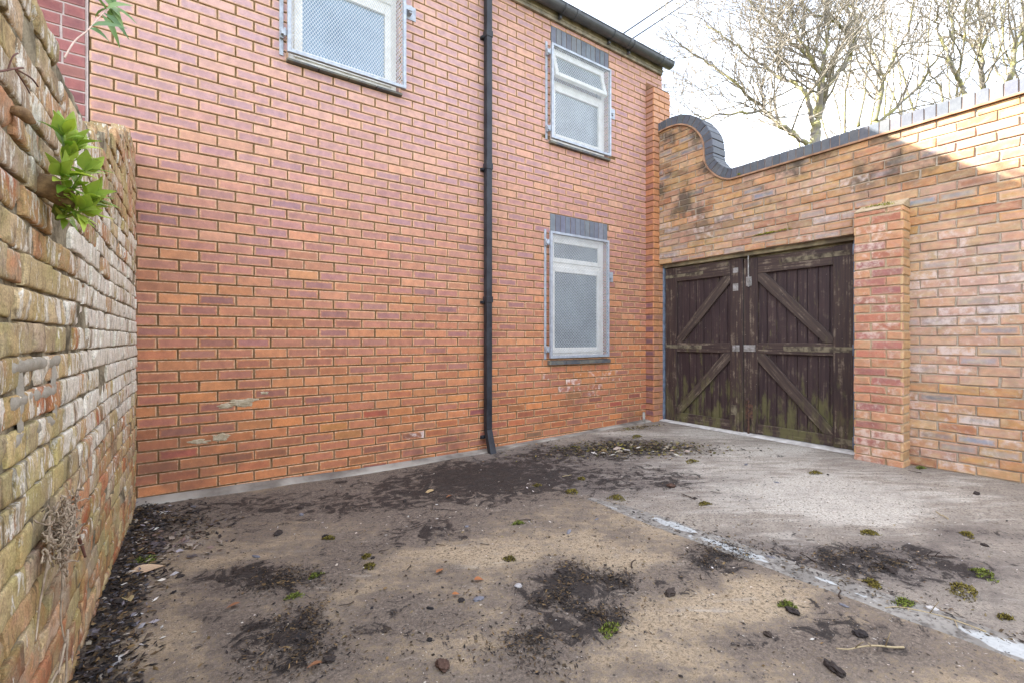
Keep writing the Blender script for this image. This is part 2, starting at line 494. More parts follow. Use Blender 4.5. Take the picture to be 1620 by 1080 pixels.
DIRT = [(2.069, 3.274, 2.96, 3.9, 4.33, 1.0), (1.5, 3.064, 3.568, 4.27, 4.489, 0.8), (2.954, 3.32, 4.677, 4.462, 7.207, 0.8), (3.6, 3.027, 3.64, 1.089, 6.346, 0.7), (2.108, 2.645, 4.459, 3.968, 6.435, 0.6), (0.858, 3.042, 4.667, 8.245, 6.768, 0.55), (0.32, 3.414, 11.585, 17.129, 13.309, 0.4), (-0.016, 3.513, 20.788, 26.288, 18.986, 0.35), (1.107, 2.341, 28.613, 9.684, 25.366, 0.7), (1.359, 1.528, 66.428, -29.855, 75.265, 1.0), (1.441, 1.38, 54.198, 57.637, 92.247, 1.0), (1.205, 1.431, 42.725, 10.936, 57.227, 0.9), (1.235, 1.215, 64.168, 1.904, 95.178, 1.0), (0.961, 1.24, 41.322, 24.793, 53.719, 0.8), (0.304, 2.225, 37.807, 50.074, 41.864, 0.8), (0.22, 2.347, 98.785, 141.336, 106.273, 0.6), (0.354, 1.823, 102.784, 25.331, 45.612, 0.9), (0.197, 1.888, 387.855, 279.964, 253.406, 0.8), (0.285, 1.67, 62.228, 75.825, 64.147, 0.9), (0.598, 2.223, 41.566, 55.896, 48.884, 0.4), (-0.011, 2.443, 144.139, 257.095, 185.108, 0.3), (0.048, 2.035, 63.64, 79.756, 55.719, 0.5), (-0.307, 3.368, 73.78, 27.509, 11.074, 1.0), (-0.336, 2.731, 185.804, 57.247, 12.108, 1.1), (-0.343, 2.35, 280.335, 106.17, 24.762, 1.1), (-0.331, 2.06, 305.505, 164.631, 60.229, 1.1), (-0.22, 2.941, 136.192, 105.589, 66.681, 0.8), (2.067, 1.245, 27.691, -5.934, 65.624, 0.9), (1.852, 1.252, 43.928, 24.151, 92.943, 0.5), (0.734, 1.607, 46.682, 48.645, 56.433, 0.35), (0.615, 1.558, 79.671, 50.349, 74.043, 0.3), (0.785, 2.331, 28.29, 39.473, 35.41, 0.35), (1.03, 1.787, 74.711, 111.459, 115.089, 0.25), (2.516, 0.862, 11.843, 23.983, 35.627, 0.75), (2.441, 1.103, 24.014, 22.912, 71.039, 0.5), (2.65, 0.605, 20.96, 50.788, 58.117, 0.7), (3.414, 0.603, 18.457, 42.925, 58.723, 0.5), (2.874, 0.725, 22.065, 48.361, 64.368, 0.55), (2.782, 0.453, 17.477, 18.355, 113.055, 0.6), (1.922, 0.697, 19.753, 22.077, 67.683, 0.5), (1.81, 0.818, 38.478, 26.216, 116.1, 0.35), (1.543, 0.838, 49.421, 76.768, 110.609, 0.4), (1.966, 0.546, 44.201, 57.918, 172.23, 0.5), (1.599, 1.213, 54.701, 63.818, 104.084, 0.4), (3.019, 2.015, 8.662, -2.851, 18.562, 0.4), (2.836, 2.324, 5.064, -1.1, 8.705, 0.5), (3.012, 1.554, 19.735, 40.504, 46.295, 0.25)]
CLEAN = [(0.132, 2.509, 33.834, 41.391, 32.713, 0.5), (-0.01, 2.27, 86.772, 58.529, 39.773, 0.4), (1.279, 1.906, 17.576, 37.852, 32.253, 0.5), (1.013, 1.936, 54.546, 101.477, 87.64, 0.4), (1.697, 1.464, 29.207, 9.361, 50.129, 0.3), (1.771, 1.04, 14.69, 12.98, 35.479, 0.55), (2.093, 0.872, 17.226, 13.801, 52.936, 0.5), (1.427, 1.082, 30.553, 3.71, 57.367, 0.4), (2.053, 0.606, 46.994, 104.584, 125.166, 0.35), (-0.117, 2.023, 135.496, 113.93, 71.707, 0.35), (0.683, 1.395, 109.883, 119.551, 134.526, 0.3), (0.612, 1.895, 97.211, 71.205, 83.555, 0.25), (2.207, 1.632, 31.974, 22.942, 64.72, 0.35), (0.91, 1.44, 88.436, 41.646, 100.963, 0.35), (1.179, 1.017, 89.902, 102.483, 170.925, 0.4)]
PALE = [(3.6, 1.6, .9, .6, 1.1, .38), (4.2, 2.3, .9, .3, .9, .35), (3.2, 2.2, 1.6, .6, 1.8, .25), (3.349, 1.321, 3.392, 5.085, 9.421, 1.0), (3.441, 1.555, 10.426, 13.062, 29.236, 0.7), (3.31, 0.977, 18.058, 41.579, 50.947, 0.8), (2.487, 1.154, 34.585, 56.917, 92.913, 0.5), (4.703, 2.982, 3.733, 5.761, 8.206, 0.8), (4.467, 2.129, 6.848, 13.682, 16.314, 0.6), (4.022, 0.856, 25.918, 66.501, 64.05, 0.5), (4.652, 0.887, 24.867, 65.515, 65.375, 0.4), (3.895, 3.54, 12.007, 14.841, 21.522, 0.7)]
TREES = {
 	'a' : [[(8.87, 3.6, 4.54), (8.89, 3.6, 4.77)], [(8.76, 3.67, 4.4), (8.41, 3.96, 4.72), (8.28, 4.11, 4.99), (7.58, 4.12, 4.78), (7.11, 4.4, 4.71), (7.14, 5.08, 4.87)], [(8.55, 3.81, 4.56), (8.25, 3.91, 4.71), (8.41, 4.34, 5.27), (7.68, 4.39, 5.46), (7.55, 4.79, 5.94), (6.92, 4.92, 6.12)], [(8.85, 3.61, 4.71), (8.57, 3.65, 5.24), (8.52, 3.95, 5.58), (8.32, 4.29, 5.96), (7.71, 4.41, 6.14), (7.49, 4.75, 6.57)], [(8.89, 3.58, 4.82), (8.79, 3.47, 5.44), (8.89, 3.8, 6.08), (8.44, 3.97, 6.39), (7.83, 4.14, 6.69), (7.47, 4.16, 6.97)], [(8.87, 3.6, 4.87), (8.93, 3.54, 5.58), (9.2, 3.55, 6.45), (9.3, 3.62, 7.32), (9.24, 3.52, 7.67)], [(8.87, 3.6, 4.71), (9.03, 3.44, 5.34), (9.61, 3.34, 6.1), (9.43, 3.16, 6.43), (9.72, 3.38, 7.12), (9.63, 3.39, 7.54)], [(9.05, 3.47, 5.58), (8.68, 3.57, 5.78), (8.34, 3.72, 6.38), (8.76, 4.07, 7.36)], [(9.36, 3.25, 5.97), (9.35, 3.32, 6.38), (8.89, 3.41, 6.47), (8.78, 3.66, 6.68), (8.53, 3.73, 6.95)]] ,
 	'b' : [[(10.92, 3.39, 5.23), (11.11, 3.3, 6.05), (11.08, 3.32, 6.23), (11.06, 3.49, 6.81), (10.88, 3.51, 7.19), (10.79, 3.7, 7.88)], [(11.07, 3.29, 6.09), (11.54, 3.2, 6.77), (11.58, 3.02, 7.31), (11.42, 2.88, 7.77)], [(10.69, 3.56, 5.17), (10.99, 3.57, 6.01), (11.06, 3.49, 6.81)], [(10.92, 3.39, 5.17), (11.71, 2.95, 5.95), (11.75, 2.68, 6.39), (12.49, 2.47, 7.1), (12.65, 2.23, 7.65)]] ,
 	'c' : [[(14.08, 2.43, 6.31), (13.79, 2.42, 7.02), (14.21, 2.51, 7.63), (14.26, 2.54, 8.23), (13.73, 2.47, 8.65)], [(14.04, 2.46, 7.27), (14.19, 2.31, 7.79), (14.09, 2.25, 8.26), (14.34, 2.14, 8.84)], [(14.01, 2.47, 7.27), (13.88, 2.75, 7.71), (13.29, 2.75, 7.69), (13.57, 2.84, 8.4)]] ,
 	'd' : [[(11.83, 2.28, 5.57), (11.88, 2.35, 5.8), (11.5, 2.42, 6.12), (11.67, 2.57, 6.67), (11.63, 2.65, 7.0), (11.4, 2.58, 7.22), (11.54, 2.72, 7.72)], [(11.6, 2.44, 6.22), (11.42, 2.36, 6.64), (11.62, 2.47, 7.37), (11.41, 2.34, 7.54)]] ,
 	'e' : [[(13.39, 1.93, 6.14), (13.44, 1.85, 6.87), (13.66, 1.8, 7.43), (13.46, 1.71, 7.92)], [(13.47, 1.88, 6.77), (14.04, 1.66, 7.5), (14.12, 1.33, 7.97)]] ,
}
WIRES = [[(4.64, 4.33, 5.03), (8.55, 6.24, 8.36), (12.92, 8.09, 12.06)], [(4.7, 4.35, 5.08), (8.59, 6.22, 8.4), (12.98, 8.05, 12.14)], [(4.82, 4.33, 5.03), (8.89, 6.01, 8.36), (13.39, 7.76, 12.06)]]


# far ground: one sheet of rough grass to the horizon
g = MB()
g.face([g.vert(p) for p in ((-600, -600, -.14), (600, -600, -.14), (600, 600, -.14), (-600, 600, -.14))])
n = NT('rough grass')
f = n.noise(.7, 6, .6); f2 = n.noise(14, 5, .7)
M['grass'] = n.out(n.mix(n.rng(f, .35, .65), n.mix(f2, (.05, .07, .015), (.12, .14, .03)), (.10, .085, .045)), .95, n.bump(f2, .8, .05), .1)
tag(g.build('ground', M['grass']), kind='structure')

# concrete yard: dense sheet with dirt and bloom as measured masks
def yard():
    xs = np.arange(-.62, 5.3, .022); ys = np.arange(-2.2, 3.93, .022)
    Xg, Yg = np.meshgrid(xs, ys, indexing='ij')
    warp = (fbm(Xg * 2.2, Yg * 2.2, 5) - .5) * .30; warp2 = (fbm(Xg * 2.2 + 40, Yg * 2.2, 9) - .5) * .30
    def field(tab):
        s = np.zeros_like(Xg)
        for (cx, cy, a, b, c, amp) in tab:
            dx = Xg - cx + warp; dy = Yg - cy + warp2
            s += amp * np.exp(-np.minimum(50, a * dx * dx + b * dx * dy + c * dy * dy))
        return s
    warp = warp + (fbm(Xg * 9, Yg * 9, 15) - .5) * .14; warp2 = warp2 + (fbm(Xg * 9 + 20, Yg * 9, 19) - .5) * .14
    D = field(DIRT); P = field(PALE); K = field(CLEAN)
    # outside the part seen in the photograph: loose grime
    D = D + .35 * (Yg < .25) * fbm(Xg * 1.5, Yg * 1.5, 31)
    n1 = fbm(Xg * 7, Yg * 7, 2); n2 = fbm(Xg * 24, Yg * 24, 3, 4)
    slab = (Xg > 2.18 + .0655 * (1.5 - Yg)).astype(float)          # beyond the drain strip: grey slab
    Zg = -.07 * np.exp(-((Xg - 1.4) / 2.2) ** 2) * np.clip((Yg - 1.8) / 2, 0, 1) ** 2 * (3 - 2 * np.clip((Yg - 1.8) / 2, 0, 1))
    Fm = D * 1.1 + .50 - .38 * slab - K * 1.0
    dd = np.clip(D + (n1 - .5) * 1.6, 0, 1.4)
    xc = 2.18 + .068 * (1.5 - Yg); near = np.clip((np.abs(Xg - xc) - .09) / .05, 0, 1); near = np.where(Yg > 2.2, 1, near)
    Zg = Zg + near * ((fbm(Xg * 3, Yg * 3, 7) - .5) * .006 + np.clip(dd - .75, 0, 1) * (n2 - .2) * .042)
    nx, ny = Xg.shape
    V = np.stack([Xg, Yg, Zg], -1).reshape(-1, 3)
    idx = np.arange(nx * ny).reshape(nx, ny)
    F = np.stack([idx[:-1, :-1], idx[1:, :-1], idx[1:, 1:], idx[:-1, 1:]], -1).reshape(-1, 4)
    me = bpy.data.meshes.new('concrete_yard')
    me.vertices.add(len(V)); me.vertices.foreach_set('co', V.astype(np.float32).ravel())
    me.loops.add(F.size); me.loops.foreach_set('vertex_index', F.astype(np.int32).ravel())
    me.polygons.add(len(F)); me.polygons.foreach_set('loop_start', np.arange(0, F.size, 4, dtype=np.int32))
    me.update(calc_edges=True)
    me.polygons.foreach_set('use_smooth', np.ones(len(F), dtype=bool))
    at = me.color_attributes.new('Col', 'FLOAT_COLOR', 'POINT')
    at.data.foreach_set('color', np.stack([Fm.ravel(), P.ravel(), slab.ravel(), D.ravel()], -1).astype(np.float32).ravel())
    n = NT('dirty concrete')
    at_ = n.attr('Col'); s = n.n('SeparateColor', {0: at_.outputs['Color']}); Hd = at_.outputs['Alpha']
    Dm, Pm, Sm = s.outputs[0], s.outputs[1], s.outputs[2]
    f0 = n.noise(4, 7, .65); f1 = n.noise(18, 6, .7); f2 = n.noise(75, 5, .75); f3 = n.noise(330, 3, .7)
    # streaks swept along the yard
    rt_ = n.n('VectorRotate', {'Vector': n.coord(), 'Angle': R(34.6)}, rotation_type='Z_AXIS').outputs[0]
    st = n.noise(1.0, 6, .65, n.n('Mapping', {'Vector': rt_, 'Scale': (3.2, 15, 1)}).outputs[0], .5)
    tan = n.mix(n.rng(f1, .3, .7), (.255, .195, .13), (.40, .315, .215))
    grey = n.mix(n.rng(f1, .3, .7), (.20, .168, .14), (.325, .285, .235))
    c = n.mix(Sm, tan, grey)
    pale = n.rng(n.math('ADD', Pm, n.math('ADD', n.math('MULTIPLY', n.math('SUBTRACT', st, .5), 3.2), n.math('MULTIPLY', n.math('SUBTRACT', f1, .5), .5))), .18, 1.05)
    c = n.mix(n.math('MULTIPLY', pale, .66), c, (.52, .485, .425))
    # thin grey-violet film of grime: never quite absent, swept into streaks
    f00 = n.noise(1.7, 7, .7, n.coord((1, 1, 1), (2, 5, 0)), .8)
    film = n.math('ADD', Dm, n.math('ADD', n.math('MULTIPLY', n.math('SUBTRACT', f00, .5), 1.0), n.math('ADD', n.math('MULTIPLY', n.math('SUBTRACT', f0, .5), 1.5), n.math('ADD', n.math('MULTIPLY', n.math('SUBTRACT', f1, .5), 2.4), n.math('ADD', n.math('MULTIPLY', n.math('SUBTRACT', st, .5), 1.1), n.math('MULTIPLY', n.math('SUBTRACT', f2, .5), 3.6))))))
    c = n.mix(n.math('MULTIPLY', n.rng(film, .18, .70), n.math('SUBTRACT', .80, n.math('MULTIPLY', pale, .4))), c, (.098, .080, .073))
    cl = n.noise(9, 8, .72, None, 1.2)
    hard = n.math('ADD', n.math('MULTIPLY', Hd, 1.1), n.math('ADD', n.math('MULTIPLY', n.math('SUBTRACT', cl, .5), 5.0), n.math('ADD', n.math('MULTIPLY', n.math('SUBTRACT', f00, .5), .9), n.math('MULTIPLY', n.math('SUBTRACT', f2, .5), 1.7))))
    c = n.mix(n.math('MULTIPLY', n.rng(hard, .66, .98), .9), c, (.020, .016, .015))
    # grain, specks of grit and pale stone
    c = n.mix(1.0, c, n.mix(n.rng(f2, .34, .66), (.55, .55, .55), (1.40, 1.39, 1.36)), 'MULTIPLY')
    c = n.mix(1.0, c, n.mix(f3, (.50,) * 3, (1.5,) * 3), 'MULTIPLY')
    v = n.n('TexVoronoi', {'Vector': n.coord(), 'Scale': 44.0}).outputs
    spk = n.math('MULTIPLY', n.rng(n.math('ADD', v['Distance'], n.math('MULTIPLY', n.math('SUBTRACT', f3, .5), .35)), .16, .26, 1.0, 0.0), n.rng(n.n('SeparateColor', {0: v['Color']}).outputs[0], .62, .66))
    c = n.mix(n.math('MULTIPLY', spk, .8), c, (.04, .033, .03))
    v2 = n.n('TexVoronoi', {'Vector': n.coord((1, 1, 1), (5, 3, 0)), 'Scale': 75.0}).outputs
    spk2 = n.math('MULTIPLY', n.rng(v2['Distance'], .08, .16, 1.0, 0.0), n.rng(n.n('SeparateColor', {0: v2['Color']}).outputs[0], .84, .87))
    c = n.mix(n.math('MULTIPLY', spk2, .8), c, (.55, .51, .46))
    v3 = n.n('TexVoronoi', {'Vector': n.coord((1, 1, 1), (1, 8, 0)), 'Scale': 150.0}).outputs
    sp3 = n.math('MULTIPLY', n.rng(v3['Distance'], .15, .32, 1.0, 0.0), n.rng(n.n('SeparateColor', {0: v3['Color']}).outputs[1], .68, .72))
    c = n.mix(n.math('MULTIPLY', sp3, .7), c, (.055, .045, .040))
    h = n.math('ADD', n.math('MULTIPLY', f2, .5), n.math('ADD', n.math('MULTIPLY', f3, .3), n.math('MULTIPLY', f1, .5)))
    m = n.out(c, n.rng(hard, .3, 1.0, .92, .75), n.bump(h, .75, .010), .25)
    me.materials.append(m)
    o = bpy.data.objects.new('concrete_yard', me)
    col.objects.link(o)
    tag(o, kind='structure')
yard()

# mortar haunch along the foot of the house wall
hb = MB()
hx = [-.34 + i * .085 for i in range(61)]
for i in range(len(hx) - 1):
    for (a, b) in ((hx[i], hx[i + 1]),):
        def sec(x):
            k = noise.noise(Vector((x * 2.3, 0, 4)))
            k2 = noise.noise(Vector((x * 9, 3, 4)))
            base = gz(x, 3.8)
            top = np.interp(x, [-.34, .36, 1.1, 2.45, 3.45, 4.76], [-.012, -.025, -.045, -.045, -.03, .012]) + k2 * .004
            return [(x, 3.875, top + .004), (x, 3.845 + k2 * .006, top), (x, 3.80 + k * .018, base + .012), (x, 3.77 + k * .022, base - .012)]
        s0, s1 = sec(a), sec(b)
        for j in range(3):
            hb.face([hb.vert(s0[j + 1]), hb.vert(s1[j + 1]), hb.vert(s1[j]), hb.vert(s0[j])], 0, False)
M['haunch'] = simple_mat('dirty haunch mortar', (.34, .31, .265), .9, c2=(.12, .10, .085), scale=2.6, bump=.4)
tag(hb.build('mortar_haunch', M['haunch']), kind='structure')

# smoother cement strip between the two slabs
sb = MB()
prev = None
PUD = ((2.185, 1.595, .040, .125), (2.178, 1.235, .034, .165), (2.25, .26, .060, .17), (2.215, .86, .014, .05))
y = -2.0
while y < 2.2:
    xl = 2.095 + .0655 * (1.5 - y) + noise.noise(Vector((y * 6, 1, 2))) * .008 + noise.noise(Vector((y * 25, 1, 2))) * .004
    xr = 2.262 + .071 * (1.5 - y) + noise.noise(Vector((y * 5, 7, 2))) * .020 + noise.noise(Vector((y * 22, 7, 2))) * .008
    fade = sstep(2.2, 1.7, y)
    xl, xr = xl + (1 - fade) * .05, xr - (1 - fade) * .06
    row = []
    for k in range(15):
        t = k / 14; x = xl + (xr - xl) * t
        m_ = 0
        for (cx, cy, rx, ry) in PUD:
            dx = (x + .066 * (y - cy) - cx) / rx; dy = (y - cy) / ry
            m_ = max(m_, 1.5 - (dx * dx + dy * dy) * .9)
        m_ += .9 * noise.noise(Vector((x * 22, y * 12, 3))) + .45 * noise.noise(Vector((x * 70, y * 45, 6)))
        row.append(sb.vert((x, y, gz(x, y) + (-.003 if k in (0, 14) else .0035)), (max(0, min(1, m_)), 0, 0, 1)))
    if prev:
        for k in range(14): sb.face((prev[k], prev[k + 1], row[k + 1], row[k]), 0, True)
    prev = row
    y += .014
n = NT('damp cement with milky patches')
f = n.noise(7, 6, .65); f2 = n.noise(60, 5, .7); f3 = n.noise(22, 6, .7)
c = n.mix(n.rng(f, .3, .7), (.17, .155, .135), (.27, .25, .22))
c = n.mix(n.math('MULTIPLY', n.rng(f3, .48, .62), .75), c, (.075, .064, .055))
pm = n.rng(n.n('SeparateColor', {0: n.attr('Col').outputs['Color']}).outputs[0], .45, .75)
c = n.mix(n.math('MULTIPLY', pm, .92), c, n.mix(n.rng(f3, .3, .7), (.345, .36, .355), (.46, .475, .465)))
c = n.mix(n.math('MULTIPLY', n.rng(f2, .54, .68), .6), c, (.06, .052, .045))
tag(sb.build('drain_strip', n.out(c, n.rng(pm, 0, 1, .8, .5), n.bump(f2, .3, .003), .3)), kind='structure')

# ================================================================ HOUSE
house = empty('brick_house', (2.3, 3.88, 0), "long two-storey orange-red brick house with caged white windows, filling the middle of the view", "house")
rnd = random.Random(5)
CEN = [(.36, .185, .165), (.39, .195, .155), (.32, .175, .175), (.42, .20, .135), (.37, .185, .15), (.40, .205, .165)]
EDG = [(.495, .25, .15), (.52, .268, .165), (.465, .225, .14), (.525, .255, .135)]
OPEN = [(3.18, 4.06, .815, 2.193), (3.18, 4.06, 2.193, 2.388), (3.19, 4.08, 3.18, 4.245), (3.19, 4.08, 4.245, 4.425), (.60, 1.485, 3.175, 4.245), (.60, 1.485, 4.245, 4.425)]
wb = MB(); wb.attr = True
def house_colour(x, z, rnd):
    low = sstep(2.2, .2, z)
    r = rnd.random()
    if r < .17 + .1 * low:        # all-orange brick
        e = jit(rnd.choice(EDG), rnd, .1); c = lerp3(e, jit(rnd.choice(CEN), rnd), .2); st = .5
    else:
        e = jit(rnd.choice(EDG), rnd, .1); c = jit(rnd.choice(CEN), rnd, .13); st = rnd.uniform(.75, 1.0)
    sat = .10 + .42 * low        # redder low down: mostly light painted into the colour, partly damp
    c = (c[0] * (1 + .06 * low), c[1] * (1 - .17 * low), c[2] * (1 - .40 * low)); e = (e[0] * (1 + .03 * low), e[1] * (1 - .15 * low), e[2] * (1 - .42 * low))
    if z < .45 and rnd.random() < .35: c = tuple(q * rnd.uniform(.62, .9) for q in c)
    up = sstep(1.5, 3.6, z) * (1.1 - .5 * sstep(1.0, 4.0, x))  # paler, mauve bricks higher up: the wall's light gradient put into their colour
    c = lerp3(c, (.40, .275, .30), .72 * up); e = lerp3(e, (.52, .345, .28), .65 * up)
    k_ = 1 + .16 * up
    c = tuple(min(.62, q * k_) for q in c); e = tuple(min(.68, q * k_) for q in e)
    bl = 0.0
    dx, dz = (x - 3.6) / .55, (z - .45) / .35
    bl += .72 * math.exp(-dx * dx - dz * dz) * rnd.uniform(.2, 1.2)
    dx, dz = (x - 4.4) / .35, (z - .95) / .6
    bl += .45 * math.exp(-dx * dx - dz * dz) * rnd.uniform(.2, 1.2)
    dx, dz = (x - 1.6) / .35, (z - .25) / .25
    bl += .5 * math.exp(-dx * dx - dz * dz) * rnd.uniform(0, 1.2)
    if x > 3.2 and z > 2.3: bl += .12 * rnd.random()
    if rnd.random() < .0012: c = (.27, .27, .27); e = (.36, .28, .24)
    return c, e, st, min(1, bl)
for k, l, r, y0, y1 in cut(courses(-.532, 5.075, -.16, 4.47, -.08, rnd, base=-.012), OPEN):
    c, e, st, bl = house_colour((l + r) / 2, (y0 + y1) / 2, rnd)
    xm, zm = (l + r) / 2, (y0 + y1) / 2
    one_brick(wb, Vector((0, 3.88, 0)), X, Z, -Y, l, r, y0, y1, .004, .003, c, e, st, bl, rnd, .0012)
# rough render smeared over spalled brick faces
def smudge(x, z, w, h, sd, m):
    ids = []
    for k in range(26):
        t = 6.28319 * k / 26
        q = 1 + .55 * noise.noise(Vector((math.cos(t) * 1.8, math.sin(t) * 1.8, sd))) + .35 * noise.noise(Vector((math.cos(t) * 5, math.sin(t) * 5, sd)))
        ids.append((x + math.cos(t) * w * q, z + math.sin(t) * h * q))
    cen = wb.vert((x, 3.8715, z)); mid = [wb.vert((x + (a - x) * .7, 3.8725 + .0012 * noise.noise(Vector((a * 60, b * 60, sd))), z + (b - z) * .7)) for a, b in ids]; rim = [wb.vert((a, 3.8765, b)) for a, b in ids]
    for k in range(26):
        j = (k + 1) % 26
        wb.face((cen, mid[k], mid[j]), m); wb.face((mid[k], rim[k], rim[j], mid[j]), m)
for q in ((.30, .568, .085, .030, 1.3), (.20, .555, .05, .018, 2.2), (.36, .585, .04, .012, 5.1), (.165, .335, .060, .026, 3.1), (.03, .318, .07, .018, 4.4), (.44, .63, .03, .012, 7.7)): smudge(*q, 3)
# mortar bed and body of the wall, with the window openings left open
def slab_xz(mb, y0, y1, x0, x1, z0, z1, ops, m):
    xs = sorted({x0, x1, *[q for o in ops for q in o[:2]]}); zs = sorted({z0, z1, *[q for o in ops for q in o[2:]]})
    for i in range(len(xs) - 1):
        for j in range(len(zs) - 1):
            cx, cz = (xs[i] + xs[i + 1]) / 2, (zs[j] + zs[j + 1]) / 2
            if any(o[0] < cx < o[1] and o[2] < cz < o[3] for o in ops): continue
            mb.box((xs[i], y0, zs[j]), (xs[i + 1], y1, zs[j + 1]), m)
WOP = [OPEN[0], OPEN[2], OPEN[4]]
slab_xz(wb, 3.884, 4.10, -.532, 5.072, -.3, 4.60, WOP, 1)
wb.box((-.53, 4.101, -.3), (5.07, 4.13, 4.6), 2)          # inner leaf behind the window reveals
wb.box((5.03, 4.131, -.3), (5.07, 9.5, 4.6), 2); wb.box((-.53, 9.46, -.3), (5.029, 9.5, 4.6), 2)
# brick reveals of the openings
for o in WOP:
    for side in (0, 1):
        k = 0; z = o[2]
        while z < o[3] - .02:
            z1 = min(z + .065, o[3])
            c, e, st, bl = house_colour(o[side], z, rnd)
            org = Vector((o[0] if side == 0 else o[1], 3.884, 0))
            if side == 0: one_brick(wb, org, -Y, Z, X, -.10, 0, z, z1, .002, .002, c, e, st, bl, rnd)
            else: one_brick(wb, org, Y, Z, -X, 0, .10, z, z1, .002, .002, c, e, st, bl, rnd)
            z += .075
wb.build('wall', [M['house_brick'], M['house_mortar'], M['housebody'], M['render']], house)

# lintels of blue bricks on end
for o, (zb, zt) in ((OPEN[0], (2.193, 2.388)), (OPEN[2], (4.245, 4.425)), (OPEN[4], (4.245, 4.425))):
    lb = MB(); lb.attr = True
    n_ = 12; w = (o[1] - o[0]) / n_
    for k in range(n_):
        c = jit(rnd.choice([(.15, .165, .195), (.17, .18, .20), (.135, .145, .18)]), rnd, .12)
        one_brick(lb, Vector((0, 3.88, 0)), X, Z, -Y, o[0] + k * w + .004, o[0] + (k + 1) * w - .004, zb + .004, zt - .004, .005, .003, c, c, 1, 0, rnd, .0012)
    lb.box((o[0], 3.882, zb), (o[1], 4.0, zt), 1)
    lb.build('lintel', [M['blue_brick'], M['blue_mortar']], house)

# pilaster at the corner
pb = MB(); pb.attr = True
PC = [(.46, .185, .075), (.50, .20, .08), (.20, .095, .105), (.42, .17, .08), (.17, .085, .10)]
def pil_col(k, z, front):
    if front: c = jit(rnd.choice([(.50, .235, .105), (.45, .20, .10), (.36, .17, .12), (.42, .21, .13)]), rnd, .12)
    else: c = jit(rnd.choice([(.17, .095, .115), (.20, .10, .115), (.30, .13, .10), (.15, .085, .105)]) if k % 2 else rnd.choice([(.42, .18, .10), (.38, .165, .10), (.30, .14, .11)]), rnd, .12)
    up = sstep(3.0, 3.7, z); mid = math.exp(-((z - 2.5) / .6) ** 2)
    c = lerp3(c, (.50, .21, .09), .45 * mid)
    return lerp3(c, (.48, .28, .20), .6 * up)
for k, l, r, y0, y1 in courses(-.006, .318, -.1, 4.19, .10, rnd, base=-.012):
    c = pil_col(k, y0, True); e = lerp3(c, (.55, .26, .12), .6)
    one_brick(pb, Vector((4.755, 3.757, 0)), X, Z, -Y, l, r, y0, y1, .006, .003, c, e, .8, .25 * rnd.random() * (y0 < 1), rnd, .002)
for k in range(-2, 58):
    y0 = -.012 + k * .075 + .005; y1 = y0 + .065
    if y1 > 4.20: break
    c = pil_col(k, y0, False); e = lerp3(c, (.52, .22, .10), .45)
    one_brick(pb, Vector((4.755, 3.757, 0)), -Y, Z, -X, -.123, .004, max(y0, -.1), y1, .006, .003, c, e, .8, .3 * rnd.random() * (y0 < 1), rnd, .002)
    one_brick(pb, Vector((5.07, 3.757, 0)), Y, Z, X, .0, .123, max(y0, -.1), y1, .006, .003, c, e, .8, .0, rnd, .002)
pb.box((4.758, 3.760, -.3), (5.067, 3.881, 4.195), 1)
pb.hexa([(4.752, 3.754, 4.196), (5.073, 3.754, 4.196), (5.073, 3.879, 4.196), (4.752, 3.879, 4.196)], [(4.752, 3.757, 4.20), (5.073, 3.757, 4.20), (5.073, 3.879, 4.30), (4.752, 3.879, 4.30)], 2)
pb.build('pilaster', [M['pilaster_brick'], M['house_mortar'], M['tile']], house)

# eaves: fascia, gutter, roof
fb = MB()
fb.box((-.53, 3.845, 4.468), (5.05, 3.872, 4.625))
fb.box((-.53, 3.838, 4.50), (5.049, 3.8445, 4.53))
fb.build('fascia_board', M['fascia'], house, .003)
rb = MB()
rb.hexa([(-.6, 3.80, 4.622), (5.10, 3.80, 4.622), (5.10, 6.7, 6.30), (-.6, 6.7, 6.30)], [(-.6, 3.80, 4.65), (5.10, 3.80, 4.65), (5.10, 6.7, 6.34), (-.6, 6.7, 6.34)])
rb.hexa([(-.6, 6.705, 6.30), (5.10, 6.705, 6.30), (5.10, 9.7, 4.58), (-.6, 9.7, 4.58)], [(-.6, 6.705, 6.34), (5.10, 6.705, 6.34), (5.10, 9.7, 4.62), (-.6, 9.7, 4.62)])
rb.prism([(4.13, 4.6), (9.46, 4.6), (6.70, 6.28)], 0, 5.03, 5.07)
rb.build('roof', M['roof'], house)
GY, GZ, GR = 3.772, 4.592, .066
def gutter_run(mb, x0, x1, r, th, n=12):
    prof = [(GY + math.cos(math.pi + math.pi * k / n) * r, GZ + math.sin(math.pi + math.pi * k / n) * r) for k in range(n + 1)]
    prof2 = [(GY + math.cos(math.pi + math.pi * k / n) * (r - th), GZ + math.sin(math.pi + math.pi * k / n) * (r - th)) for k in range(n + 1)]
    poly = prof + prof2[::-1]
    mb.prism(poly, 0, x0, x1)
gb = MB(); gutter_run(gb, -.53, 5.10, GR, .004)
gb.tube([(-.53, GY - GR, GZ), (5.10, GY - GR, GZ)], .007, 8)
gut = gb.build('gutter', M['gutter'], house)
eb = MB(); eb.prism([(GY + math.cos(math.pi + math.pi * k / 12) * (GR + .004), GZ + .006 + math.sin(math.pi + math.pi * k / 12) * (GR + .006)) for k in range(13)], 0, 5.08, 5.112)
eb.build('end_cap', M['gutter'], gut)
for xx in (.4, 1.4, 2.4, 3.45, 4.30, 4.92):
    jb = MB(); gutter_run(jb, xx - .022, xx + .022, GR + .006, .006); jb.build('union', M['gutter'], gut)
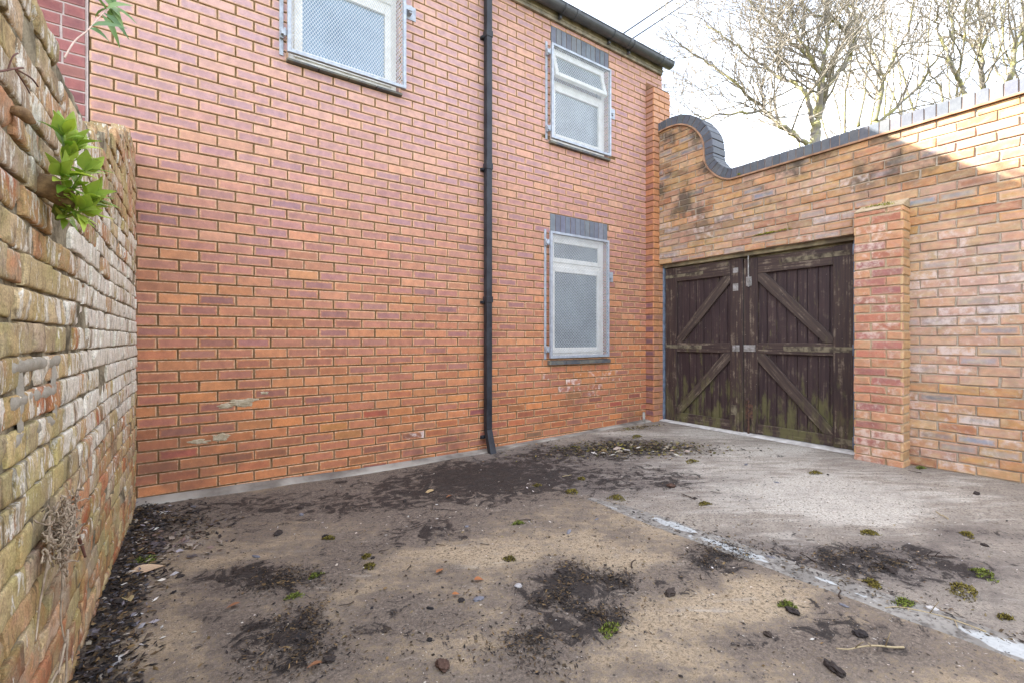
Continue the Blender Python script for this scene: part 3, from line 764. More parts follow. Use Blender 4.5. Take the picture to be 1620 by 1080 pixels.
for xx in (.15, 1.0, 1.9, 2.75, 3.27, 4.02, 4.36):
    jb = MB(); gutter_run(jb, xx - .010, xx + .010, GR + .009, .007)
    jb.box((xx - .010, 3.832, 4.49), (xx + .010, 3.8375, 4.60)); jb.box((xx - .012, 3.80, 4.49), (xx + .012, 3.832, 4.515))
    jb.build('gutter_bracket', M['gutter'], gut)

# square downpipe with a kicked shoe
db = MB()
px0, px1, py0, py1 = 2.326, 2.388, 3.79, 3.852
db.box((px0, py0, .16), (px1, py1, 4.53))
db.hexa([(px0 - .01, 3.695, -.085), (px1 - .004, 3.695, -.085), (px1 - .004, 3.765, -.085), (px0 - .004, 3.765, -.085)],
        [(px0, py0, .1595), (px1, py0, .1595), (px1, py1, .1595), (px0, py1, .1595)])
pipe = db.build('downpipe', M['pipe'], house, .006)
for zz in (.11, 1.414, 2.701, 3.982):
    cb = MB()
    if zz > .2: cb.box((px0 - .005, py0 - .005, zz - .035), (px1 + .005, py1 + .004, zz + .025)); cb.build('pipe_collar', M['pipe'], pipe, .003)
    kb = MB(); kb.box((px0 - .028, 3.853, zz - .045), (px1 + .028, 3.874, zz - .015)); kb.box((px0 - .024, 3.835, zz - .042), (px0 - .006, 3.852, zz - .018)); kb.build('pipe_bracket', M['pipe'], pipe, .002)

# windows
def frame_ring(mb, x0, x1, z0, z1, w, y0, y1, m=0):
    mb.box((x0, y0, z0), (x0 + w, y1, z1), m); mb.box((x1 - w, y0, z0), (x1, y1, z1), m)
    mb.box((x0 + w, y0 + .0005, z0), (x1 - w, y1, z0 + w), m); mb.box((x0 + w, y0 + .0005, z1 - w), (x1 - w, y1, z1), m)
def window(o, transom, vent_open, label=None, gm='glass'):
    x0, x1, z0, z1 = o
    yf = 3.945
    b = MB(); frame_ring(b, x0 + .003, x1 - .003, z0 + .01, z1 - .003, .055, yf, yf + .065)
    b.box((x0 + .058, yf + .001, transom - .03), (x1 - .058, yf + .06, transom + .03))
    w = b.build('window', M['upvc'], house, .004)
    if label: w['label'] = label
    # lower casement
    b = MB(); frame_ring(b, x0 + .05, x1 - .05, z0 + .058, transom - .022, .062, yf - .014, yf + .04); b.build('casement', M['upvc'], w, .006)
    b = MB(); b.box((x0 + .11, yf + .010, z0 + .118), (x1 - .11, yf + .018, transom - .082)); b.build('pane', M[gm], w)
    # top light
    b = MB(); frame_ring(b, x0 + .05, x1 - .05, transom + .022, z1 - .05, .050, yf - .014, yf + .03)
    p = MB(); p.box((x0 + .098, yf + .004, transom + .070), (x1 - .098, yf + .012, z1 - .098))
    if vent_open:
        hz = z1 - .05
        for mb in (b, p):
            for i, v in enumerate(mb.v):
                d = Vector((v[0], v[1] - yf, v[2] - hz)); d.rotate(Matrix.Rotation(R(-15), 3, 'X')); mb.v[i] = (d.x, d.y + yf - .004, d.z + hz)
    b.build('vent_sash', M['upvc'], w, .005); p.build('vent_pane', M[gm], w)
    return w
window(OPEN[0], 1.855, False)
window(OPEN[2], 3.86, True, "white window with its top vent tilted open")
window(OPEN[4], 3.93, False, None, 'sky_tint_glass')

# sills
for (xa, xb, zt, zb) in ((3.14, 4.075, .815, .752), (3.155, 4.075, 3.18, 3.132), (.585, 1.50, 3.178, 3.138)):
    s = MB()
    k = 0
    nb = 4
    for k in range(nb):
        a = xa + (xb - xa) * k / nb + .002; bq = xa + (xb - xa) * (k + 1) / nb - .002
        s.hexa([(a, 3.835, zb), (bq, 3.835, zb), (bq, 3.99, zb), (a, 3.99, zb)], [(a, 3.835, zt - .022), (bq, 3.835, zt - .022), (bq, 3.99, zt + .006), (a, 3.99, zt + .006)])
    s.build('window_sill', M['sill'], house, .004)

# expanded-metal guards in galvanised frames
def guard(x0, x1, z0, z1, yf, lockz, hinges):
    b = MB(); frame_ring(b, x0, x1, z0, z1, .026, yf, yf + .028)
    gd = b.build('window_guard', M['galv'], house, .002)
    m = MB()
    pw, ph, t = .0235, .034, .0016
    xa, xb, za, zb = x0 + .022, x1 - .022, z0 + .022, z1 - .022
    s = ph / pw
    for fam in (1, -1):
        yy = yf + .010 + (.0012 if fam == 1 else 0)
        # lines z = fam*s*(x - c)
        W = (xb - xa); Hh = (zb - za); span = W + Hh / s
        nl = int(span / pw) + 1
        for k in range(nl):
            c = (xa - Hh / s + k * pw) if fam == 1 else (xa + k * pw)
            # param by z
            def xz(z): return c + fam * (z - za) / s
            zlo, zhi = za, zb
            pts = []
            xl, xh = xz(zlo), xz(zhi)
            def zx(x): return za + (x - c) * s * fam
            if fam == 1:
                if xl < xa: zlo = zx(xa)
                if xh > xb: zhi = zx(xb)
            else:
                if xl > xb: zlo = zx(xb)
                if xh < xa: zhi = zx(xa)
            if zhi - zlo < .01: continue
            p0 = (xz(zlo), zlo); p1 = (xz(zhi), zhi)
            m.hexa([(p0[0] - t, yy, p0[1]), (p0[0] + t, yy, p0[1]), (p0[0] + t, yy + .002, p0[1]), (p0[0] - t, yy + .002, p0[1])],
                   [(p1[0] - t, yy, p1[1]), (p1[0] + t, yy, p1[1]), (p1[0] + t, yy + .002, p1[1]), (p1[0] - t, yy + .002, p1[1])])
    m.build('mesh_panel', M['meshm'], gd)
    h = MB(); h.box((x0 - .046, 3.868, z0 - .01), (x0 - .018, 3.8755, z1 + .02))
    for hz in hinges:
        h.box((x0 - .044, 3.845, hz - .035), (x0 - .020, 3.867, hz + .035))
        h.tube([(x0 - .014, yf + .02, hz - .03), (x0 - .014, yf + .02, hz + .03)], .009, 8)
        h.box((x0 - .040, yf + .017, hz - .018), (x0 - .002, yf + .024, hz + .018)); h.box((x0 - .040, yf + .0245, hz - .015), (x0 - .030, 3.8665, hz + .015))
    h.build('hinge_bar', M['galv'], gd, .001)
    l = MB(); l.box((x1 + .018, 3.868, lockz - .06), (x1 + .115, 3.875, lockz + .06)); l.box((x1 + .002, yf + .012, lockz - .02), (x1 + .06, yf + .018, lockz + .02)); l.box((x1 + .035, yf + .019, lockz - .035), (x1 + .062, 3.867, lockz + .030))
    l.build('lock_plate', M['galv'], gd, .001)
guard(3.139, 4.030, .825, 2.182, 3.815, 1.765, (.92, 2.06))
guard(3.156, 4.062, 3.178, 4.200, 3.815, 3.72, (3.28, 4.10))
guard(.584, 1.518, 3.185, 4.200, 3.800, 3.905, (3.33, 4.05))
sp = MB()
sp.tube([(4.62, 3.80, .0), (4.62, 3.80, .12)], [.018, .016], 10); sp.tube([(4.62, 3.80, .12), (4.622, 3.80, .121)], [.012, .011], 8)
sp.build('pipe_stub', M['conc'], house)

# neighbouring house in the same plane
nh = empty('neighbouring_house', (-2, 3.88, 0), "purplish red brick house with pale mortar seen above the left wall", "house")
nb_ = MB(); nb_.attr = True
rnd = random.Random(8)
for k, l, r, y0, y1 in courses(-4.5, -.552, 1.5, 5.4, .02, rnd, base=.01, jitter=.006):
    if k % 3 == 0 and r - l > .2:
        hs = [(l, (l + r) / 2 - .005), ((l + r) / 2 + .005, r)]
    else: hs = [(l, r)]
    for (a, b) in hs:
        c = jit(rnd.choice([(.24, .085, .085), (.28, .105, .10), (.21, .08, .085), (.31, .13, .11)]), rnd, .12)
        one_brick(nb_, Vector((0, 3.88, 0)), X, Z, -Y, a, b, y0, y1, .004, .003, c, lerp3(c, (.33, .16, .14), .5), .8, .1, rnd, .0015)
nb_.box((-4.5, 3.8815, -.3), (-.545, 4.1, 5.4), 1)
nb_.box((-.544, 3.874, 1.5), (-.537, 3.90, 5.4), 1)
nb_.build('wall', [M['neigh_brick'], M['neigh_mortar'], M['upvc']], nh)
nr = MB(); nr.hexa([(-4.6, 3.80, 5.4), (-.54, 3.80, 5.4), (-.54, 6.8, 7.1), (-4.6, 6.8, 7.1)], [(-4.6, 3.80, 5.46), (-.54, 3.80, 5.46), (-.54, 6.8, 7.16), (-4.6, 6.8, 7.16)])
nr.build('roof', M['roof'], nh)

# ================================================================ GATE WALL
CURVE = [(-2.6, 2.765), (2.664, 2.765), (2.76, 2.766), (2.82, 2.772), (2.902, 2.806), (2.992, 2.872), (3.065, 2.955), (3.108, 3.03), (3.126, 3.10), (3.128, 3.19), (3.138, 3.281), (3.169, 3.368), (3.227, 3.456), (3.314, 3.54), (3.427, 3.602), (3.53, 3.628), (3.64, 3.634), (3.757, 3.625)]
def resample(P, step):
    # densify with catmull-rom on the bend
    out = []
    for i in range(len(P) - 1):
        p0 = Vector(P[max(i - 1, 0)]); p1 = Vector(P[i]); p2 = Vector(P[i + 1]); p3 = Vector(P[min(i + 2, len(P) - 1)])
        if i < 2 or (p2 - p1).length > .5:
            nseg = 40; f = lambda t: p1.lerp(p2, t)
        else:
            nseg = 12
            f = lambda t: .5 * ((2 * p1) + (p2 - p0) * t + (2 * p0 - 5 * p1 + 4 * p2 - p3) * t * t + (3 * p1 - p0 - 3 * p2 + p3) * t ** 3)
        for k in range(nseg): out.append(f(k / nseg))
    out.append(Vector(P[-1]))
    L = [0]
    for a, b in zip(out, out[1:]): L.append(L[-1] + (b - a).length)
    nS = int(L[-1] / step); res = []
    xs = np.array([p.x for p in out]); ys = np.array([p.y for p in out])
    for k in range(nS + 1):
        s = L[-1] * k / nS
        res.append(Vector((float(np.interp(s, L, xs)), float(np.interp(s, L, ys)))))
    return res
CV = resample(CURVE, .01)
cy_ = np.maximum.accumulate(np.array([p.x for p in CV])); cz_ = np.array([p.y for p in CV])
def top_at(y): return float(np.interp(y, cy_, cz_))

gw = empty('gateway_wall', (4.95, .6, 0), "mottled orange brick yard wall with blue swan-neck coping, pierced by the timber gate", "wall")
rnd = random.Random(21)
gbk = MB(); gbk.attr = True
YC = [(.46, .24, .115), (.42, .20, .10), (.48, .29, .16), (.43, .24, .155), (.46, .28, .20), (.36, .165, .095), (.47, .26, .12), (.40, .24, .175), (.44, .25, .10), (.34, .20, .12)]
BLUE = [(.22, .235, .265), (.26, .265, .28), (.15, .16, .18), (.27, .25, .245)]
OPG = [(-3.76, -1.62, -1, 1.965)]
def yard_colour(y, z):
    c = jit(rnd.choice(YC), rnd, .14); e = jit(rnd.choice(YC), rnd, .12); st = rnd.uniform(.4, 1); bl = rnd.uniform(0, .25)
    r = rnd.random()
    pb_ = .19 + (.08 if y < 1.3 and .3 < z < 1.6 else 0)
    if r < pb_:
        c = jit(rnd.choice(BLUE), rnd, .15); e = lerp3(c, rnd.choice(YC), rnd.uniform(.7, 1)); st = rnd.uniform(.6, 1)
    elif r < pb_ + .07 and z > 2.0:
        c = jit((.20, .13, .08), rnd, .2); e = lerp3(c, (.40, .2, .1), .4)
    if y < 1.4 and .7 < z < 1.9:           # rosy bloomed belt right of the pier
        bl += rnd.uniform(.1, .5); c = lerp3(c, (.50, .34, .28), .35); e = lerp3(e, (.52, .35, .29), .35)
    if y < 1.4 and z < .8: bl += rnd.uniform(0, .35)
    if y > 1.6 and 1.9 < z < 2.45: bl += rnd.uniform(.1, .45); c = lerp3(c, (.45, .30, .24), .35)
    return c, e, st, min(bl, 1)
def clipped_brick(mb, l, r, y0, y1, c, e, st, bl):
    """brick trimmed by the swept top: strips under the curve (a = -Y)"""
    nst = max(2, int((r - l) / .012))
    xs = [l + (r - l) * k / nst for k in range(nst + 1)]
    tp = [min(y1, top_at(-x) - .004) for x in xs]
    ca, cb, ha, hb = (l + r) / 2, (y0 + y1) / 2, (r - l) / 2, (y1 - y0) / 2
    C = (*c, st); E = (*e, bl)
    def P(a, b, d): return mb.vert((4.86 - d, -a, b), C, E, (a - ca, b - cb), (ha, hb))
    for k in range(nst):
        if tp[k] - y0 < .004 or tp[k + 1] - y0 < .004: continue
        q = [(xs[k], y0), (xs[k + 1], y0), (xs[k + 1], tp[k + 1]), (xs[k], tp[k])]
        mb.face([P(a, b, .005) for a, b in q])
        mb.face([P(q[3][0], q[3][1], .005), P(q[2][0], q[2][1], .005), P(q[2][0], q[2][1], -.01), P(q[3][0], q[3][1], -.01)])
        mb.face([P(q[1][0], q[1][1], .005), P(q[0][0], q[0][1], .005), P(q[0][0], q[0][1], -.01), P(q[1][0], q[1][1], -.01)])
        if k == 0: mb.face([P(q[0][0], q[0][1], .005), P(q[3][0], q[3][1], .005), P(q[3][0], q[3][1], -.01), P(q[0][0], q[0][1], -.01)])
        if k == nst - 1: mb.face([P(q[2][0], q[2][1], .005), P(q[1][0], q[1][1], .005), P(q[1][0], q[1][1], -.01), P(q[2][0], q[2][1], -.01)])
for k, l, r, y0, y1 in cut(courses(-3.752, 2.2, -.08, 3.66, .03, rnd, base=.003, jitter=.008), OPG):
    ym, zm = -(l + r) / 2, (y0 + y1) / 2
    t = [top_at(-x) for x in np.linspace(l, r, 6)]
    if max(t) < y0 + .008: continue
    c, e, st, bl = yard_colour(ym, zm)
    if min(t) - .003 > y1: one_brick(gbk, Vector((4.86, 0, 0)), -Y, Z, -X, l, r, y0, y1, .006, .004, c, e, st, bl, rnd, .0032)
    else: clipped_brick(gbk, l, r, y0, y1, c, e, st, bl)
# backing with the swept outline, rear face in the same brick tone
cols_ = [p for p in CV[::2]]
if cols_[-1] != CV[-1]: cols_.append(CV[-1])
ysb = sorted(set([round(p.x, 4) for p in cols_] + [1.62]))
for a, b in zip(ysb, ysb[1:]):
    if b - a < .0005: continue
    za, zb_ = top_at(a), top_at(b)
    z0 = 1.967 if (a + b) / 2 > 1.62 else -.3
    gbk.hexa([(4.8635, a, z0), (5.07, a, z0), (5.07, b, z0), (4.8635, b, z0)], [(4.8635, a, za), (5.07, a, za), (5.07, b, zb_), (4.8635, b, zb_)], 1)
gbk.build('brickwork', [M['yard_brick'], M['yard_mortar']], gw)

# creasing tiles and coping swept along the outline
def nrm(i):
    a = CV[max(i - 3, 0)]; b = CV[min(i + 3, len(CV) - 1)]
    d = (b - a).normalized(); return Vector((-d.y, d.x))
tb = MB()
step = 2
for i in range(0, len(CV) - step, step):
    j = min(i + step, len(CV) - 1)
    n0, n1 = nrm(i), nrm(j)
    def Q(p, nn, o, x): return (x, p.x + nn.x * o, p.y + nn.y * o)
    p, q = CV[i], CV[j]
    tb.face([tb.vert(Q(p, n0, .001, 4.832)), tb.vert(Q(p, n0, .017, 4.832)), tb.vert(Q(q, n1, .017, 4.832)), tb.vert(Q(q, n1, .001, 4.832))])
    tb.face([tb.vert(Q(p, n0, .001, 5.09)), tb.vert(Q(p, n0, .001, 4.832)), tb.vert(Q(q, n1, .001, 4.832)), tb.vert(Q(q, n1, .001, 5.09))])
    tb.face([tb.vert(Q(p, n0, .017, 4.832)), tb.vert(Q(p, n0, .017, 5.09)), tb.vert(Q(q, n1, .017, 5.09)), tb.vert(Q(q, n1, .017, 4.832))])
    tb.face([tb.vert(Q(p, n0, .017, 5.09)), tb.vert(Q(p, n0, .001, 5.09)), tb.vert(Q(q, n1, .001, 5.09)), tb.vert(Q(q, n1, .017, 5.09))])
tb.build('creasing_tile', M['tile'], gw)
cpb = MB(); cpb.attr = True
Lc = [0]
for a, b in zip(CV, CV[1:]): Lc.append(Lc[-1] + (b - a).length)
def cv_at(s):
    i = min(max(int(np.searchsorted(Lc, s)) - 1, 0), len(CV) - 2)
    t = (s - Lc[i]) / max(1e-9, Lc[i + 1] - Lc[i])
    return CV[i].lerp(CV[i + 1], t), nrm(i).lerp(nrm(i + 1), t).normalized()
s = 0.0
while s < Lc[-1] - .02:
    e_ = min(s + .074, Lc[-1])
    (p, n0), (q, n1) = cv_at(s + .0045), cv_at(e_ - .0045)
    base = rnd.choice([(.100, .110, .130), (.112, .120, .138), (.092, .10, .118), (.120, .126, .138)])
    c = jit(base, rnd, .12); C = (*c, 1); E = (*lerp3(c, (.16, .16, .16), .3), rnd.uniform(0, .12))
    xo = rnd.uniform(-.002, .002); ho = rnd.uniform(-.002, .003)
    x0, x1 = 4.836 + xo, 5.085; lo, hi = .019, .124 + ho; bv = .005
    mid0 = (p + q) / 2
    def PT(pp, nn, o, x, shrink=0):
        w = pp.lerp(mid0, shrink)
        return (x, w.x + nn.x * o, w.y + nn.y * o)
    L_ = [cpb.vert(v, C, E, u_, (.05, .05)) for v, u_ in (
        (PT(p, n0, lo, x0 + bv), (0, -.05)), (PT(q, n1, lo, x0 + bv), (0, -.05)), (PT(q, n1, lo, x1), (0, -.05)), (PT(p, n0, lo, x1), (0, -.05)),
        (PT(p, n0, hi - bv, x0 + bv * .6), (0, .04)), (PT(q, n1, hi - bv, x0 + bv * .6), (0, .04)), (PT(q, n1, hi - bv, x1), (0, .04)), (PT(p, n0, hi - bv, x1), (0, .04)),
        (PT(p, n0, hi, x0 + bv * 2.2, .06), (0, .05)), (PT(q, n1, hi, x0 + bv * 2.2, .06), (0, .05)), (PT(q, n1, hi, x1 - bv, .06), (0, .05)), (PT(p, n0, hi, x1 - bv, .06), (0, .05)))]
    for f in ((3, 2, 1, 0), (0, 1, 5, 4), (1, 2, 6, 5), (2, 3, 7, 6), (3, 0, 4, 7), (4, 5, 9, 8), (5, 6, 10, 9), (6, 7, 11, 10), (7, 4, 8, 11), (8, 9, 10, 11)):
        cpb.face([L_[k] for k in f])
    s = e_
for i in range(0, len(CV) - 2, 2):
    p, q = CV[i], CV[i + 2]; n0, n1 = nrm(i), nrm(i + 2)
    def Q(p, nn, o, x): return (x, p.x + nn.x * o, p.y + nn.y * o)
    cpb.hexa([Q(p, n0, .018, 4.846), Q(q, n1, .018, 4.846), Q(q, n1, .018, 5.08), Q(p, n0, .018, 5.08)], [Q(p, n0, .112, 4.846), Q(q, n1, .112, 4.846), Q(q, n1, .112, 5.08), Q(p, n0, .112, 5.08)], 1)
cpb.build('coping', [M['blue_brick'], M['blue_mortar']], gw, fix=True)

# pier to the right of the gate
pr = MB(); pr.attr = True
PRC = [(.40, .155, .10), (.43, .18, .10), (.35, .14, .115), (.46, .22, .12), (.32, .13, .12)]
for k in range(-1, 29):
    y0 = -.02 + k * .0745; y1 = y0 + .064
    if y0 < -.06: y0 = -.06
    if y1 > 2.105: y1 = 2.105
    if y1 - y0 < .02: continue
    a0, a1 = -1.600, -1.268
    sp_ = (a0 + .112, a0 + .122) if k % 2 else (a0 + .218, a0 + .228)
    for (l, r) in ((a0, sp_[0]), (sp_[1], a1)):
        c = jit(rnd.choice(PRC if r - l > .15 else PRC[1:4]), rnd, .12); low = sstep(.5, 0, y0)
        if r - l < .15: c = lerp3(c, (.47, .25, .14), .5)
        e = lerp3(c, (.50, .28, .17), .5)
        one_brick(pr, Vector((4.69, 0, 0)), -Y, Z, -X, l, r, y0, y1, .005, .005, c, e, .9, .3 + .45 * low * rnd.random() + .3 * rnd.random(), rnd, .0045, back=-.02)
    c = jit((.46, .26, .13), rnd, .15)
    one_brick(pr, Vector((4.69, 1.27, 0)), X, Z, -Y, -.004, .17, y0, y1, .004, .006, c, lerp3(c, (.52, .36, .19), .5), .8, .3, rnd, .0045)
    one_brick(pr, Vector((4.69, 1.598, 0)), -X, Z, Y, -.27, .004, y0, y1, .002, .004, c, c, .8, .2, rnd, .003)
pr.box((4.694, 1.273, -.3), (4.859, 1.596, 2.106), 1)
pr.box((4.8595, 1.40, -.3), (4.96, 1.596, 1.964), 1)
pr.hexa([(4.684, 1.266, 2.107), (4.684, 1.602, 2.107), (4.857, 1.602, 2.107), (4.857, 1.266, 2.107)][::-1], [(4.686, 1.27, 2.115), (4.686, 1.60, 2.115), (4.857, 1.60, 2.19), (4.857, 1.27, 2.19)][::-1], 1)
pr.build('pier', [M['pier_brick'], M['pier_mortar']], gw)
# loose moss along the pier top and over the gate is built with the plants
lt = MB(); lt.box((4.925, 1.60, 1.925), (4.992, 3.752, 2.03)); lt.box((5.012, 1.60, 1.82), (5.06, 3.752, 2.03)); lt.build('lintel_timber', M['headwood'], gw, .004)

# ================================================================ GATE
def gate_leaf(ya, yb, z0, z1, name, label, hinge_side):
    """ya > yb ; hinge at ya when hinge_side = 1"""
    root = empty('gate_leaf', (4.97, (ya + yb) / 2, 0), label, "gate")
    xf, xb_ = 4.950, 4.992
    sw_h, sw_m = .165, .148
    if hinge_side > 0: sa, sbw = sw_h, sw_m
    else: sa, sbw = sw_m, sw_h
    rnd = random.Random(int(ya * 100))
    b = MB()
    yy = yb + .01
    while yy < ya - .02:
        w = min(.098 + rnd.uniform(-.004, .004), ya - .01 - yy)
        b.box((4.984 + rnd.uniform(-.002, .002), yy, z0 + .03 + rnd.uniform(-.012, .008)), (5.004, yy + w - .005, z1 - .02)); yy += w
    b.box((5.0045, yb + .005, z0 + .05), (5.010, ya - .005, z1 - .05))
    b.build('board_panel', M['gate_board'], root, .003)
    for (p, q) in ((ya - sa, ya), (yb, yb + sbw)):
        s_ = MB(); s_.box((xf, p, z0), (xb_ - .009, q, z1)); s_.build('stile', M['gate_stile'], root, .006)
    inner_a, inner_b = ya - sa - .001, yb + sbw + .001
    for (p, q) in ((z1 - .175, z1 - .003), (.873, .990), (z0 + .001, .125)):
        r_ = MB(); r_.box((xf + .002, inner_b, p), (xb_ - .009, inner_a, q)); r_.build('rail', M['gate_rail'], root, .006)
    # diagonal braces falling towards the hinge side
    zt1, zt0 = z1 - .176, .992
    def brace(zlo, zhi):
        w = .078
        if hinge_side > 0:
            poly = [(inner_a, zlo + w * .8), (inner_a, zlo), (inner_a - w, zlo), (inner_b, zhi - w * 1.05), (inner_b, zhi), (inner_b + w, zhi)]
        else:
            poly = [(inner_a, zhi - w * 1.05), (inner_a, zhi), (inner_a - w, zhi), (inner_b, zlo + w * .8), (inner_b, zlo), (inner_b + w, zlo)]
        m = MB(); m.prism(poly, 0, xf + .004, 4.982); m.build('brace', M['brace_a' if hinge_side > 0 else 'brace_b'], root, .005, fix=True)
    brace(zt0, zt1); brace(.126, .872)
    return root, inner_a, inner_b
L1, la, lb_ = gate_leaf(3.732, 2.724, .005, 1.915, 'gate_leaf', "left leaf of the dark brown timber gate, with a green mossy bottom rail", 1)
L2, ra, rb_ = gate_leaf(2.712, 1.694, .018, 1.900, 'gate_leaf', "right leaf of the dark brown timber gate, with a rusty drop bolt", -1)
def part(name, mat, parent, boxes, bev=.002, tubes=()):
    m = MB()
    for a, b in boxes: m.box(a, b)
    for t in tubes: m.tube(*t)
    return m.build(name, mat, parent, bev)
def bolts(y0, y1, z, n, x):
    return [([(x, y0 + (y1 - y0) * k / (n - 1), z), (x - .006, y0 + (y1 - y0) * k / (n - 1), z)], .008, 8) for k in range(n)]
xf = 4.950
part('hinge_strap', M['pale_wood'], L2, [((xf - .0035, 1.70, .905), (xf + .001, 2.30, .955))], .001, bolts(1.74, 2.25, .93, 7, xf - .003))
part('hinge_strap', M['pale_wood'], L2, [((xf - .0035, 1.72, 1.80), (xf + .001, 2.31, 1.845))], .001, bolts(1.76, 2.27, 1.822, 6, xf - .003))
part('hinge_strap', M['pale_wood'], L2, [((xf - .0035, 1.70, .055), (xf + .001, 1.84, .11))], .001)
part('hinge_strap', M['pale_wood'], L1, [((xf - .0035, 3.20, 1.79), (xf + .001, 3.725, 1.825))], .001, bolts(3.25, 3.70, 1.808, 6, xf - .003))
part('hinge_strap', M['pale_wood'], L1, [((xf - .0035, 3.22, .915), (xf + .001, 3.725, .955))], .001, bolts(3.26, 3.70, .935, 5, xf - .003))
part('lock_hasp', M['pale_metal'], L2, [((xf - .006, 2.585, .895), (xf, 2.712, .965))], .001, bolts(2.60, 2.69, .93, 2, xf - .005))
part('lock_staple', M['pale_metal'], L1, [((xf - .005, 2.76, .895), (xf, 2.84, .962))], .001, [([(xf - .004, 2.80, .91), (xf - .03, 2.80, .918), (xf - .03, 2.80, .945), (xf - .004, 2.80, .95)], .006, 8)])
part('top_bolt', M['pale_metal'], L2, [((xf - .005, 2.625, 1.60), (xf, 2.685, 1.70)), ((xf - .018, 2.632, 1.615), (xf - .0055, 2.678, 1.635)), ((xf - .018, 2.632, 1.665), (xf - .0055, 2.678, 1.685))], .001, [([(xf - .014, 2.655, 1.59), (xf - .014, 2.655, 1.96)], .008, 8)])
part('drop_bolt', M['rust'], L2, [((xf - .006, 2.615, .17), (xf, 2.690, .33)), ((xf - .022, 2.625, .19), (xf - .0065, 2.680, .215)), ((xf - .022, 2.625, .285), (xf - .0065, 2.680, .31))], .001, [([(xf - .015, 2.652, -.01), (xf - .015, 2.652, .37), (xf - .03, 2.652, .385), (xf - .06, 2.66, .375)], .011, 10)])
part('label_plate', M['pale_metal'], L1, [((xf - .003, 2.775, 1.56), (xf, 2.835, 1.64))], .0005)
part('label_plate', M['pale_metal'], L1, [((xf - .003, 2.775, 1.76), (xf, 2.835, 1.815))], .0005)
part('number_plate', M['pale_wood'], L1, [((xf - .003, 2.79, .19), (xf, 2.86, .30))], .002)
# steel posts the leaves hang on
gp = MB(); gp.box((4.925, 3.735, -.02), (4.985, 3.7545, 1.95))
tag(gp.build('gate_post', M['steel'], bevel=.002), "blue-grey steel gate post in the corner by the house pilaster", "gate post", "steel gate posts")
gp = MB(); gp.box((4.935, 1.655, -.02), (4.99, 1.690, 1.93))
for hz in (1.84, .93, .09): gp.tube([(4.938, 1.684, hz - .05), (4.938, 1.684, hz + .05)], .014, 10)
tag(gp.build('gate_post', M['steel'], bevel=.002), "dark blue steel gate post tucked behind the brick pier", "gate post", "steel gate posts")
th = MB(); 
pv = None
for i in range(24):
    y = 1.62 + i * (3.75 - 1.62) / 23
    w = 4.875 + noise.noise(Vector((y * 6, 0, 1))) * .02
    row = [th.vert((w - .03, y, .0)), th.vert((w, y, .012)), th.vert((5.12, y, .014))]
    if pv:
        for j in range(2): th.face((pv[j], pv[j + 1], row[j + 1], row[j]), 0, True)
    pv = row
M['thresh'] = simple_mat('white limey concrete', (.60, .58, .55), .9, c2=(.38, .35, .32), scale=9, bump=.3)
tag(th.build('gate_threshold', M['thresh'], fix=True), kind='structure')

